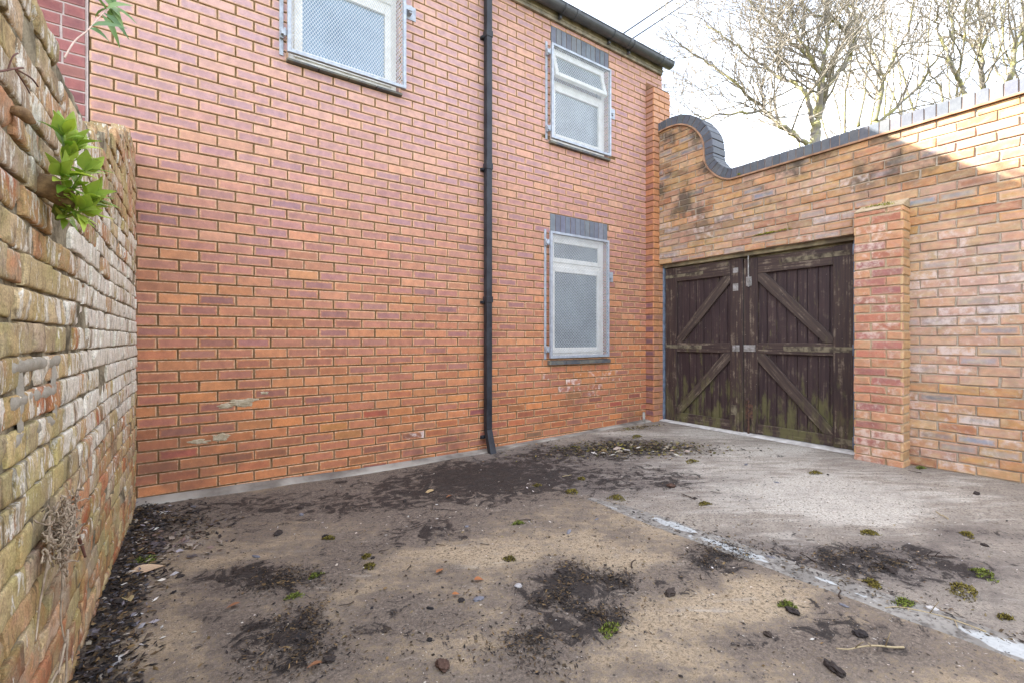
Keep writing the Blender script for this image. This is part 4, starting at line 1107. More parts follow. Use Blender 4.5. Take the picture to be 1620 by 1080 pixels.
# ================================================================ OLD LEFT WALL
ow = empty('old_brick_wall', (-.4, 1.5, 0), "crumbling old brick wall with flaking whitewash and moss along the left edge", "wall")
rnd = random.Random(77)
ob = MB(); ob.attr = True
OX = -.30
def old_top(y):
    return float(np.interp(y, [-1.6, 2.2, 2.40, 2.49, 2.8, 3.1, 3.4, 3.52, 3.86], [1.80, 1.79, 1.82, 1.89, 1.99, 2.10, 2.22, 2.27, 2.27]))
OC = [tuple(q * 1.12 for q in c_) for c_ in [(.45, .34, .19), (.40, .31, .17), (.48, .30, .17), (.42, .33, .24), (.52, .40, .24), (.36, .28, .18), (.47, .36, .25), (.33, .26, .18), (.50, .37, .19), (.46, .24, .13)]]
RED = [(.44, .145, .065), (.40, .15, .08), (.46, .19, .09)]
def old_brick(l, r, y0, y1, c, e, st, bl, depth, seed):
    def grid(a0, a1, st):
        m_ = max(2, int((a1 - a0 - .016) / st))
        return [a0, a0 + .003, a0 + .008] + [a0 + .008 + (a1 - a0 - .016) * q / m_ for q in range(1, m_)] + [a1 - .008, a1 - .003, a1]
    ga, gb_ = grid(l, r, .016), grid(y0, y1, .012)
    nx, ny = len(ga) - 1, len(gb_) - 1
    ca, cb, ha, hb = (l + r) / 2, (y0 + y1) / 2, (r - l) / 2, (y1 - y0) / 2
    C = (*c, st); E = (*e, bl)
    tilt = rnd.uniform(-.015, .015); tlt2 = rnd.uniform(-.035, .035)
    rad = .0045
    chip = [rnd.random() < .16 for _ in range(4)]; cr_ = [rnd.uniform(.012, .034) for _ in range(4)]
    ids = []
    for i in range(nx + 1):
        row = []
        for j in range(ny + 1):
            # concentrate rows towards the edges
            a, b = ga[i], gb_[j]
            w = Vector((a * 9, b * 9, seed))
            wob = noise.noise(Vector((a * 22, b * 22, seed * .37)))
            d = depth + tilt * (a - ca) * .6 + tlt2 * (b - cb) * .6
            d += .0045 * noise.noise(w) + .0022 * wob + .0012 * noise.noise(Vector((a * 90, b * 90, seed)))
            ed = min(a - l, r - a, b - y0, y1 - b)
            ew = ed + .004 * noise.noise(Vector((a * 40, b * 40, 3.3)))
            if ew < rad: d -= (rad - ew) * .8
            for q, (qa, qb) in enumerate(((l, y0), (r, y0), (r, y1), (l, y1))):
                if chip[q]:
                    dist = math.hypot(a - qa, b - qb) + .006 * wob
                    if dist < cr_[q]: d -= (cr_[q] - dist) * .8
            aa = a + .0035 * noise.noise(Vector((a * 16, b * 16, seed + 9))); bb = b + .003 * noise.noise(Vector((a * 16, b * 16, seed + 19)))
            d += .010 * noise.noise(Vector((a * 1.3, b * 1.3, 5.5)))
            row.append(ob.vert((OX + d, aa, bb), C, E, (a - ca, b - cb), (ha, hb)))
        ids.append(row)
    for i in range(nx):
        for j in range(ny):
            ob.face((ids[i][j], ids[i + 1][j], ids[i + 1][j + 1], ids[i][j + 1]), 0, True)
    # sides run back into the wall
    rim = [ids[i][0] for i in range(nx + 1)] + [ids[nx][j] for j in range(1, ny + 1)] + [ids[i][ny] for i in range(nx - 1, -1, -1)] + [ids[0][j] for j in range(ny - 1, 0, -1)]
    bk = []
    for v in rim:
        p = ob.v[v]; bk.append(ob.vert((OX - .06, p[1], p[2]), C, E, (0, 0), (.001, .001)))
    for k in range(len(rim)):
        kk = (k + 1) % len(rim)
        ob.face((rim[kk], rim[k], bk[k], bk[kk]), 0, False)
seed = 0
k = -1
while True:
    Hc = .0745
    yb0 = -.05 + (k + 1) * Hc
    if yb0 > 2.3: break
    a = -1.5 + rnd.uniform(0, .1)
    header_course = (k % 3 == 1)
    while a < 3.83:
        L = (.108 if (header_course or rnd.random() < .25) else .222) + rnd.uniform(-.008, .008)
        r = min(a + L, 3.845)
        if r - a < .03: break
        y0 = yb0 + rnd.uniform(.0015, .006); y1 = yb0 + Hc - rnd.uniform(.0015, .006)
        mid = (a + r) / 2
        if y1 < old_top(mid) + rnd.uniform(-.004, .02):
            seed += 1.7
            c = jit(rnd.choice(OC), rnd, .16); e = jit(rnd.choice(OC), rnd, .14); st = 1.0; bl = rnd.uniform(.1, .6)
            z = yb0
            if z < .55:
                if rnd.random() < .45: c = jit(rnd.choice([(.38, .16, .075), (.33, .15, .08), (.40, .19, .09)]), rnd, .2)
                bl *= .45
            # whitewash is thickest in a belt towards the house
            wbelt = math.exp(-((z - 1.0) / .45) ** 2) * sstep(1.6, 2.3, mid)
            bl += .75 * wbelt * rnd.uniform(.5, 1.1)
            if rnd.random() < .10: c = jit(rnd.choice(RED), rnd, .15)
            if z > 1.45:
                bl += .25 * rnd.random(); c = lerp3(c, (.40, .26, .17), .35)
            if mid > 2.4 and z > 1.65: c = lerp3(c, (.48, .26, .16), .7); bl *= .6
            depth = rnd.uniform(-.004, .004)
            if rnd.random() < .035 and not (1.3 < mid < 1.66 and .8 < z < 1.05): depth -= rnd.uniform(.008, .02)
            if 1.42 < mid < 1.70 and .82 < z < .98 and L > .15:
                c = (.50, .165, .06); e = (.46, .26, .17); bl = .45; depth = .0
            old_brick(a, r - rnd.uniform(.002, .008), y0, y1, c, e, st, min(1, bl), depth, seed)
        a = r
    k += 1
# core of the wall, lumpy lime mortar between the bricks
prev = None
ys_ = np.arange(-1.6, 3.86, .03)
for y in ys_:
    row = []
    zt = old_top(y) - .02
    zs = np.linspace(-.2, zt, 64)
    for z in zs:
        d = -.0095 + .009 * noise.noise(Vector((y * 9, z * 9, 8))) + .006 * noise.noise(Vector((y * 45, z * 45, 2))) + .010 * noise.noise(Vector((y * 1.3, z * 1.3, 5.5)))
        row.append(ob.vert((OX + d, y, float(z))))
    row.append(ob.vert((OX - .23, y, zt))); row.append(ob.vert((OX - .23, y, -.2)))
    if prev:
        for j in range(len(row) - 1): ob.face((prev[j], row[j], row[j + 1], prev[j + 1]), 1, j < 63)
    else:
        ob.face(row, 1)
    prev = row
ob.face(prev[::-1], 1)
ob.build('brickwork', [M['old_brick'], M['old_mortar']], ow)
# smeared cement repointing round the two replaced bricks
cp = MB()
def smear(y0, y1, z0, z1, sd):
    nx = max(3, int((y1 - y0) / .012)); nz = max(3, int((z1 - z0) / .006))
    ids = []
    for i in range(nx + 1):
        r_ = []
        for j in range(nz + 1):
            a = y0 + (y1 - y0) * i / nx; b = z0 + (z1 - z0) * j / nz
            ed = min(i, nx - i, j * 1.0, nz - j)
            d = .001 + .004 * noise.noise(Vector((a * 30, b * 30, sd))) - (.004 if ed == 0 else 0) + .010 * noise.noise(Vector((a * 1.3, b * 1.3, 5.5)))
            r_.append(cp.vert((OX + d, a + .006 * noise.noise(Vector((b * 40, sd, 1))), b + .004 * noise.noise(Vector((a * 25, sd, 4))))))
        ids.append(r_)
    for i in range(nx):
        for j in range(nz): cp.face((ids[i][j], ids[i + 1][j], ids[i + 1][j + 1], ids[i][j + 1]), 0, True)
for q in ((1.33, 1.74, .958, .986), (1.34, 1.70, .884, .912), (1.36, 1.70, .806, .836), (1.385, 1.430, .83, .962), (1.660, 1.70, .82, .962)): smear(*q, q[0] * 7 + q[2])
cp.build('cement_pointing', M['cement'], ow)

# ================================================================ TREES, WIRES
BARK = NT('lichened bark')
bn = BARK.noise(6, 5, .65); bn2 = BARK.noise(40, 4, .7)
bc = BARK.mix(BARK.rng(bn, .40, .62), (.20, .18, .16), (.31, .29, .13))
bc = BARK.mix(1.0, bc, BARK.mix(bn2, (.7,) * 3, (1.2,) * 3), 'MULTIPLY')
M['bark'] = BARK.out(bc, .9, BARK.bump(bn2, .5, .01), .15)
TW = NT('twig bark')
tn = TW.noise(2.5, 3)
M['twigbark'] = TW.out(TW.mix(tn, (.17, .15, .145), (.29, .26, .19)), .9, None, .15)

def smooth_path(P, n=5):
    out = []
    for i in range(len(P) - 1):
        p0 = Vector(P[max(i - 1, 0)]); p1 = Vector(P[i]); p2 = Vector(P[i + 1]); p3 = Vector(P[min(i + 2, len(P) - 1)])
        for k in range(n):
            t = k / n
            out.append(.5 * ((2 * p1) + (p2 - p0) * t + (2 * p0 - 5 * p1 + 4 * p2 - p3) * t * t + (3 * p1 - p0 - 3 * p2 + p3) * t ** 3))
    out.append(Vector(P[-1])); return out

def grow(mb, p, d, r, L, lev, rnd, stats):
    """one curved branch with side shoots"""
    n_ = 5 if lev > 1 else 4
    pts = [p.copy()]; rad = [r]; q = p.copy(); dd = d.normalized()
    for k in range(n_):
        dd = (dd + Vector((rnd.gauss(0, .16), rnd.gauss(0, .16), rnd.gauss(.05, .13)))).normalized()
        q = q + dd * (L / n_); pts.append(q.copy()); rad.append(max(.0040, r * (1 - .58 * (k + 1) / n_)))
    mb.tube(pts, rad, 5 if r > .012 else 3, cap=False)
    stats[0] += n_
    if lev <= 0: return
    nc = rnd.choice([3, 4, 4, 5]) if lev > 1 else rnd.choice([2, 3, 3])
    for _ in range(nc):
        t = rnd.uniform(.25, 1.0); i = min(int(t * n_), n_ - 1); f = t * n_ - i
        b = pts[i].lerp(pts[i + 1], f); rr = rad[i] * .62
        ax = (pts[i + 1] - pts[i]).normalized()
        side = ax.orthogonal().normalized(); side.rotate(Matrix.Rotation(rnd.uniform(0, 6.283), 3, ax))
        nd = (ax + side * rnd.uniform(.45, .95) + Vector((0, 0, .15))).normalized()
        grow(mb, b, nd, max(.0046, rr), L * rnd.uniform(.5, .75), lev - 1, rnd, stats)
    grow(mb, pts[-1], dd, rad[-1], L * .7, lev - 1, rnd, stats)

def tree(limbs, r0, label, seed, trunk_to=0, lens=1.1, spacing=.34, lev=2, cat="tree"):
    rnd = random.Random(seed)
    base = limbs[0][0]
    root = empty('bare_tree', (base[0], base[1], -.14), label, cat, "bare trees behind the gateway wall")
    tb = MB(); cb = MB(); st = [0]
    first = smooth_path(limbs[0])
    foot = [Vector((base[0] + .12, base[1] + .05, -.2)), Vector((base[0] + .04, base[1], base[2] * .35)), Vector((base[0] - .03, base[1] + .03, base[2] * .72))]
    tb.tube(foot + first[:1], [r0 * 1.5, r0 * 1.2, r0 * 1.08, r0], 12)
    for li, l in enumerate(limbs):
        P = smooth_path(l, 6)
        ra = r0 * (.8 if li == 0 else .5); rb = .009
        if len(l) <= 2: ra, rb = r0, r0 * .85
        n_ = len(P); rad = [ra + (rb - ra) * (k / (n_ - 1)) ** .8 for k in range(n_)]
        P = [p + Vector((rnd.gauss(0, .014), rnd.gauss(0, .014), rnd.gauss(0, .014))) for p in P]
        tb.tube(P, rad, 8)
        if len(l) <= 2: continue
        acc = 0; nxt = .3
        for k in range(1, n_):
            acc += (P[k] - P[k - 1]).length
            while acc > nxt:
                nxt += spacing * rnd.uniform(.6, 1.4)
                ax = (P[k] - P[k - 1]).normalized()
                side = ax.orthogonal().normalized(); side.rotate(Matrix.Rotation(rnd.uniform(0, 6.283), 3, ax))
                nd = (ax * rnd.uniform(.5, 1) + side + Vector((0, 0, .22))).normalized()
                grow(cb, P[k], nd, max(.0095, min(.022, rad[k] * .55)), lens * rnd.uniform(.6, 1.25) * (.65 + .35 * (1 - k / n_)), lev, rnd, st)
        grow(cb, P[-1], (P[-1] - P[-2]), rad[-1], lens, lev + 1, rnd, st)
    tb.build('trunk', M['bark'], root)
    cb.build('crown', M['twigbark'], root)
tree(TREES['a'], .085, "big spreading bare tree forking low just above the dip of the swan neck", 3, lens=1.0, spacing=.115)
tree(TREES['b'], .07, "bare tree with a pale leaning trunk and long diagonal branch, right of the spreading tree", 5, lens=1.25, spacing=.16)
tree(TREES['c'], .07, "farthest slim bare tree with a straight yellowish trunk over the sunlit coping", 7, lens=1.4, spacing=.2)
tree(TREES['d'], .05, "thin dark bare tree with an S-bent stem beside the slim straight one", 9, lens=1.3, spacing=.2)
tree(TREES['e'], .07, "dark bare tree cut by the right edge of the photo", 13, lens=1.4, spacing=.2)

def fan(bx, by, bz, seed, nl=8, H=5.0, spread=2.2):
    rnd = random.Random(seed)
    L = [[(bx, by, bz), (bx + .03, by, bz + .25)]]
    for k in range(nl):
        a = 6.283 * k / nl + rnd.uniform(-.3, .3); sp_ = spread * rnd.uniform(.35, 1.1)
        P = [(bx + .02, by, bz + .1)]
        for q in range(1, 5):
            t = q / 4
            P.append((bx + math.cos(a) * sp_ * t ** .8 + rnd.uniform(-.15, .15), by + math.sin(a) * sp_ * t ** .8 + rnd.uniform(-.15, .15), bz + H * t ** 1.15 * rnd.uniform(.8, 1.05)))
        L.append(P)
    return L
tree(fan(12.9, 4.3, 3.6, 3), .075, "bare tree farther back, seen between the spreading tree and the leaning tree", 23, lens=1.1, spacing=.3, lev=1)
tree(fan(13.9, 3.2, 4.2, 5), .075, "bare tree farther back, seen just left of the thin S-bent one", 27, lens=1.1, spacing=.3, lev=1)
tree(fan(14.6, 1.7, 4.4, 9), .07, "bare tree farther back, seen just left of the tree the right edge cuts", 29, lens=1.1, spacing=.3, lev=1)
for i, w in enumerate(WIRES):
    wb_ = MB()
    P = [Vector(w[0]).lerp(Vector(w[2]), k / 16) for k in range(17)]
    mid = Vector(w[1])
    wb_.tube(P, .012, 6)
    tag(wb_.build('overhead_wire', M['wire']), ["upper black wire of the close pair rising from the roof into the sky", "lower black wire of the close pair rising from the roof into the sky", "single black wire rising from the roof nearest the bare trees"][i], "wire", "overhead wires above the house")

# ================================================================ PLANTS ON THE WALLS
def leaf_blade(mb, p, d, up, L, W, c, fold=.25, droop=.25, seg=4):
    """pointed oval leaf, folded along its midrib"""
    d = d.normalized(); s = d.cross(up).normalized(); u = s.cross(d).normalized()
    prev = None
    for k in range(seg + 1):
        t = k / seg
        w = W * math.sin(math.pi * min(.97, t ** .8 * .96 + .03)) * .5
        cpt = p + d * (L * t) - u * (droop * L * t * t)
        cc = tuple(q * (1 + .10 * (t - .5)) for q in c[:3]) + (1,)
        row = [mb.vert(cpt - s * w + u * (w * fold), cc), mb.vert(cpt, tuple(q * .9 for q in c[:3]) + (1,)), mb.vert(cpt + s * w + u * (w * fold), cc)]
        if prev:
            mb.face((prev[0], prev[1], row[1], row[0]), 0, True); mb.face((prev[1], prev[2], row[2], row[1]), 0, True)
        prev = row
n = NT('fresh leaf')
la_ = n.attr('Col'); ln_ = n.noise(40, 3)
n.b.inputs['Subsurface Weight'].default_value = 0
lc_ = n.mix(1.0, la_.outputs['Color'], n.mix(ln_, (.85,) * 3, (1.15,) * 3), 'MULTIPLY')
n.out(lc_, .42, None, .4)
tr = n.n('BsdfTranslucent', {'Color': n.mix(1.0, lc_, (1.1, 1.15, .6), 'MULTIPLY')})
mx = n.n('MixShader', {0: .3}); n.t.links.new(n.b.outputs[0], mx.inputs[1]); n.t.links.new(tr.outputs[0], mx.inputs[2])
n.t.links.new(mx.outputs[0], n.t.nodes['Material Output'].inputs[0])
M['leaf'] = n.mat
M['stemg'] = simple_mat('green stem', (.26, .36, .07), .6, .3, 30)
M['stump'] = simple_mat('cut ivy stump', (.30, .19, .09), .85, c2=(.16, .095, .05), scale=60, bump=.6)
M['root'] = simple_mat('dry pale root', (.40, .32, .23), .9, c2=(.22, .16, .11), scale=40, bump=.5)
M['redtwig'] = simple_mat('reddish dead twig', (.16, .075, .055), .8, .3, 40)

plant = empty('leafy_plant', (-.28, 1.60, 1.345), "bright green leafy shoot growing out of the old left wall beside a cut stump", "plant")
rnd = random.Random(4)
sm = MB(); fm = MB()
stems = [((-.285, 1.60, 1.345), (-.245, 1.50, 1.42), (-.234, 1.445, 1.475), (-.230, 1.42, 1.515)), ((-.285, 1.60, 1.345), (-.245, 1.51, 1.42), (-.22, 1.475, 1.47), (-.212, 1.465, 1.50)), ((-.28, 1.60, 1.34), (-.23, 1.53, 1.40), (-.195, 1.50, 1.45)), ((-.28, 1.595, 1.34), (-.245, 1.50, 1.38), (-.24, 1.44, 1.415)), ((-.28, 1.60, 1.335), (-.225, 1.545, 1.36), (-.19, 1.53, 1.385)), ((-.28, 1.60, 1.33), (-.235, 1.54, 1.335), (-.205, 1.51, 1.345))]
stems = [tuple(tuple(S[0][q] + (p[q] - S[0][q]) * (.72 if q < 2 else .92) for q in range(3)) for p in S) for S in stems]
for si, S in enumerate(stems):
    P = smooth_path(S, 5)
    sm.tube(P, [.0055 - .003 * k / len(P) for k in range(len(P))], 6)
    n_ = len(P)
    for k in range(3 if si < 2 else 2, n_, 1 if si > 2 else 2):
        t = k / (n_ - 1)
        for q in range(2):
            ang = k * 2.4 + q * 3.14 + rnd.uniform(-.5, .5)
            ax = (P[k] - P[k - 1]).normalized(); side = ax.orthogonal().normalized(); side.rotate(Matrix.Rotation(ang, 3, ax))
            d = (ax * rnd.uniform(.6, 1.3) + side).normalized()
            if d.x < -.35: d.x *= -.4
            Lf = rnd.uniform(.040, .060) * (.7 + .4 * t); g_ = rnd.random()
            c = lerp3((.14, .28, .03), (.50, .62, .10), g_)
            leaf_blade(fm, P[k] + d * .006, d, Vector((.3, -.35, 1)).normalized(), Lf, Lf * rnd.uniform(.34, .44), (*c, 1), rnd.uniform(.1, .5), rnd.uniform(-.1, .5))
    for q in range(4):
        ax = (P[-1] - P[-2]).normalized(); side = ax.orthogonal().normalized(); side.rotate(Matrix.Rotation(q * 1.6, 3, ax))
        leaf_blade(fm, P[-1], (ax + side * .45), side.cross(ax) + Vector((0, 0, .3)), rnd.uniform(.045, .065), .030, (.34, .46, .08, 1), .3, .1)
# one long glaucous leaf leaning left
leaf_blade(fm, Vector((-.248, 1.49, 1.455)), Vector((.0, -.42, .8)), Vector((1, 0, .2)), .085, .024, (.17, .30, .15, 1), .4, .1, 6)
sm.build('stem', M['stemg'], plant); fm.build('foliage', M['leaf'], plant)

def stump(p, d, L, r, label):
    b = MB(); P = []; rr = []
    d = Vector(d).normalized()
    for k in range(9):
        t = k / 8
        P.append(Vector(p) + d * (L * (t - .35)) + Vector((noise.noise(Vector((t * 3, p[1], 1))), noise.noise(Vector((t * 3, p[2], 2))), noise.noise(Vector((t * 3, 5, p[1]))))) * r * .35)
        rr.append(r * (.75 + .4 * math.sin(math.pi * min(1, t * 1.15))) * (.5 if k == 8 else 1))
    b.tube(P, rr, 12)
    for i in range(len(b.v)):
        v = Vector(b.v[i]); q = noise.noise(v * 90) * r * .13 + noise.noise(v * 35) * r * .25; b.v[i] = tuple(v + Vector((q, q * .6, -q * .5)))
    tag(b.build('cut_stump', M['stump']), label, "stump", "sawn stumps in the old wall")
stump((-.285, 1.535, 1.385), (.75, .45, -.25), .085, .026, "larger brown sawn stump at the root of the green leafy shoot")
stump((-.285, 1.325, 1.482), (.55, .75, -.2), .042, .011, "small oval sawn stump above and left of the green leafy shoot")
tw = MB()
tw.tube(smooth_path([(-.285, 1.00, 1.40), (-.262, 1.06, 1.445), (-.25, 1.13, 1.49), (-.245, 1.155, 1.505)]), .0016, 6)
tw.tube(smooth_path([(-.25, 1.13, 1.49), (-.243, 1.19, 1.505), (-.240, 1.225, 1.505)]), .0015, 6)
tw.tube(smooth_path([(-.25, 1.13, 1.49), (-.245, 1.17, 1.48), (-.245, 1.195, 1.478)]), .0012, 6)
tw.tube(smooth_path([(-.254, 1.11, 1.475), (-.25, 1.12, 1.505), (-.247, 1.135, 1.52)]), .0012, 6)
tag(tw.build('dead_twig', M['redtwig']), "forked reddish dead twig sticking out of the old wall near the photo's left edge", "twig")

# climbing tendril from the wall top across to the house
tn_ = empty('climbing_tendril', (-.29, 1.743, 1.80), "thin climbing tendril with few green leaves, reaching from the old wall top", "plant")
tp = smooth_path([(-.29, 1.743, 1.80), (-.29, 1.88, 1.92), (-.28, 2.015, 2.03), (-.268, 2.13, 2.14), (-.258, 2.24, 2.24), (-.25, 2.30, 2.285)], 6)
b = MB(); b.tube(tp, [.0026 - .0012 * k / len(tp) for k in range(len(tp))], 6); b.build('stem', simple_mat('pale pink stem', (.50, .36, .28), .7), tn_)
b = MB(); rnd = random.Random(6)
for k in (13, 14, 20, 21, 23, 24, 25, 26, 27, 28, 29, 30, 30, 29, 27):
    k = min(k, len(tp) - 1)
    d = Vector((rnd.uniform(-.3, 1), rnd.uniform(-.6, .3), rnd.uniform(-.7, .6)))
    c = lerp3((.07, .15, .05), (.20, .30, .10), rnd.random())
    leaf_blade(b, tp[k], d, Vector((0, -.8, .6)), rnd.uniform(.05, .10), rnd.uniform(.02, .035), (*c, 1), .4, rnd.uniform(.1, .6))
b.build('foliage', M['leaf'], tn_)

# tangle of dead roots low on the wall
rt = empty('dead_ivy_roots', (-.29, 1.62, .5), "dry knotted tangle of dead ivy roots clinging low on the old wall", "plant")
rnd = random.Random(12)
b = MB()
for k in range(240):
    a = rnd.gauss(1.555, .050); z = rnd.gauss(.56, .034)
    P = [Vector((-.275 + rnd.uniform(0, .03), a, z))]
    d = Vector((rnd.uniform(-.2, .4), rnd.gauss(0, 1), rnd.gauss(-.1, .9))).normalized()
    for q in range(6):
        d = (d + Vector((rnd.gauss(-.05, .5), rnd.gauss(0, .9), rnd.gauss(0, .9)))).normalized()
        nx_ = P[-1] + d * rnd.uniform(.004, .010)
        nx_.x = min(max(nx_.x, -.288), -.225); P.append(nx_)
    b.tube(P, [rnd.uniform(.0007, .0030) for _ in P], 5)
b.build('root_knot', M['root'], rt)
b = MB()
for P in ([(-.26, 1.66, .57), (-.262, 1.75, .62), (-.265, 1.80, .66), (-.27, 1.86, .70)], [(-.255, 1.64, .55), (-.26, 1.70, .60), (-.265, 1.78, .63)], [(-.27, 1.60, .52), (-.27, 1.60, .42), (-.275, 1.61, .33), (-.27, 1.63, .25)], [(-.27, 1.63, .25), (-.275, 1.59, .20), (-.272, 1.56, .22)], [(-.27, 1.63, .25), (-.275, 1.66, .23), (-.28, 1.70, .235)],
          [(-.275, 1.50, .62), (-.272, 1.47, .53), (-.28, 1.45, .45), (-.278, 1.40, .38)], [(-.272, 1.56, .22), (-.28, 1.50, .20), (-.28, 1.46, .14)], [(-.268, 1.61, .46), (-.275, 1.635, .40), (-.275, 1.625, .36)], [(-.28, 1.72, .24), (-.28, 1.70, .12), (-.285, 1.69, .03)]):
    Q = smooth_path(P, 6)
    Q = [p + Vector((0, .004 * noise.noise(p * 60), .004 * noise.noise(p * 60 + Vector((3, 3, 3))))) for p in Q]
    b.tube(Q, [.0034 - .0018 * k / len(Q) for k in range(len(Q))], 6)
b.build('root_strand', M['root'], rt)
b = MB(); P = smooth_path([(-.25, 1.62, .535), (-.245, 1.66, .49), (-.24, 1.69, .44)], 5); b.tube(P, [.0042, .0042, .004, .004, .004, .0036, .0036, .0034, .0034, .003, .003][:len(P)], 8)
b.build('broken_stem', M['redtwig'], rt)

# ================================================================ LOOSE THINGS ON THE GROUND
def flakes(mb, cx, cy, sx, sy, ang, nf, size, cols, rnd, lift=.012, tilt=.7, elong=1.6):
    for _ in range(nf):
        u, v = rnd.gauss(0, 1), rnd.gauss(0, 1)
        x = cx + u * sx * math.cos(ang) - v * sy * math.sin(ang); y = cy + u * sx * math.sin(ang) + v * sy * math.cos(ang)
        if x < -.30 or x > 4.85 or y > 3.80: continue
        s = size * rnd.uniform(.4, 1.4); th = rnd.uniform(0, 6.283)
        d = Vector((math.cos(th), math.sin(th), rnd.uniform(-tilt, tilt) * .5)).normalized(); w = d.cross(Vector((rnd.uniform(-tilt, tilt), rnd.uniform(-tilt, tilt), 1))).normalized()
        up = d.cross(w)
        z = gz(x, y) + .003 + abs(rnd.gauss(0, lift)) * math.exp(-(u * u + v * v) * .5)
        p = Vector((x, y, z)); c = jit(rnd.choice(cols), rnd, .3); c = (*c, 1)
        k = rnd.uniform(.35, 1) / elong
        q = [p - d * s, p - d * s * .2 + w * s * k, p + d * s, p + d * s * .1 - w * s * k * rnd.uniform(.5, 1.2)]
        m_ = p + up * s * rnd.uniform(-.25, .25)
        ids = [mb.vert(t, c) for t in q]; mi = mb.vert(m_, c)
        for j in range(4): mb.face((ids[j], ids[(j + 1) % 4], mi))
DARK = [(.030, .025, .023), (.045, .036, .030), (.022, .019, .019), (.06, .045, .033)]
BROWN = [(.10, .065, .035), (.16, .105, .05), (.07, .05, .03), (.20, .15, .08), (.045, .035, .025)]
PALEC = [(.45, .40, .34), (.36, .30, .24), (.50, .47, .43)]
OLIVE = [(.14, .12, .03), (.20, .17, .04), (.09, .08, .03)]
rnd = random.Random(31)
lb = MB()
flakes(lb, 3.50, 2.98, .42, .16, -.75, 1500, .017, BROWN + OLIVE + DARK, rnd, .028)
flakes(lb, 3.05, 3.1, .40, .14, -.5, 600, .013, BROWN + DARK + OLIVE, rnd, .012)
flakes(lb, 3.45, 2.9, .3, .15, -.7, 26, .04, PALEC, rnd, .03)
flakes(lb, 4.3, 3.62, .20, .05, -.1, 260, .014, BROWN + OLIVE, rnd, .012)
tag(lb.build('leaf_litter', M['flake']), "heap of brown rotting leaves and moss before the house corner", "leaf litter", kind="stuff")
lb = MB()
for yy in np.arange(1.3, 3.75, .05):
    flakes(lb, -.235 + .02 * math.sin(yy * 5), float(yy), .055, .06, 0, 95, .0135, DARK + DARK + BROWN[:2] + [(.12, .11, .12)], rnd, .020)
    if rnd.random() < .8: flakes(lb, -.22, float(yy), .06, .05, 0, 5, .016, PALEC + [(.30, .27, .28)], rnd, .02)
flakes(lb, -.08, 3.3, .12, .22, .3, 700, .016, DARK + BROWN[:1] + [(.09, .075, .07)], rnd, .018)
flakes(lb, -.1, 2.95, .10, .14, .3, 120, .024, [(.16, .11, .09), (.10, .08, .08), (.2, .16, .13)], rnd, .02)
tag(lb.build('leaf_litter', M['flake']), "dark crumbly litter along the foot of the old left wall", "leaf litter", kind="stuff")
lb = MB()
for (cx, cy, a, b_, c, amp) in DIRT:
    if amp < .75 or cy > 2.9 or cx < -.15: continue
    Mx = np.array([[a, b_ / 2], [b_ / 2, c]]); w, U = np.linalg.eigh(Mx)
    s0, s1 = .62 / math.sqrt(w[0]), .62 / math.sqrt(w[1])
    ang = math.atan2(U[1, 0], U[0, 0])
    for q in range(20):
        u_, v_ = rnd.gauss(0, .62), rnd.gauss(0, .62); sz = rnd.uniform(.012, .05)
        flakes(lb, cx + u_ * s0 * math.cos(ang) - v_ * s1 * math.sin(ang), cy + u_ * s0 * math.sin(ang) + v_ * s1 * math.cos(ang), sz * 1.6, sz, rnd.uniform(0, 3), int(60 * amp * min(1.6, s0 * s1 / .012)), .008, DARK + DARK + BROWN[:2], rnd, .012, elong=2.2)
flakes(lb, 2.20, 1.2, .05, .55, .07, 420, .010, DARK + BROWN, rnd, .006, elong=2.4)
flakes(lb, 2.30, .75, .04, .5, .07, 260, .011, DARK + BROWN, rnd, .006, elong=2.4)
tag(lb.build('soot_crumbs', M['flake']), "black sooty crumbs and dirt scattered in patches over the tan slab", "dirt", kind="stuff")
lb = MB()
flakes(lb, 1.3, 1.75, 1.2, .8, 0, 6000, .0042, DARK + DARK + BROWN + PALEC[:1], rnd, .002)
flakes(lb, .9, 1.5, .8, .5, 0, 800, .0075, DARK + BROWN, rnd, .003, elong=1.2)
flakes(lb, 2.9, 1.2, .9, .7, 0, 2200, .006, DARK + BROWN + PALEC, rnd, .002)
flakes(lb, 1.2, 2.6, 1.2, .5, 0, 160, .009, PALEC, rnd, .002)
tag(lb.build('grit', M['flake']), "fine grit and bits strewn across the whole yard", "grit", kind="stuff")

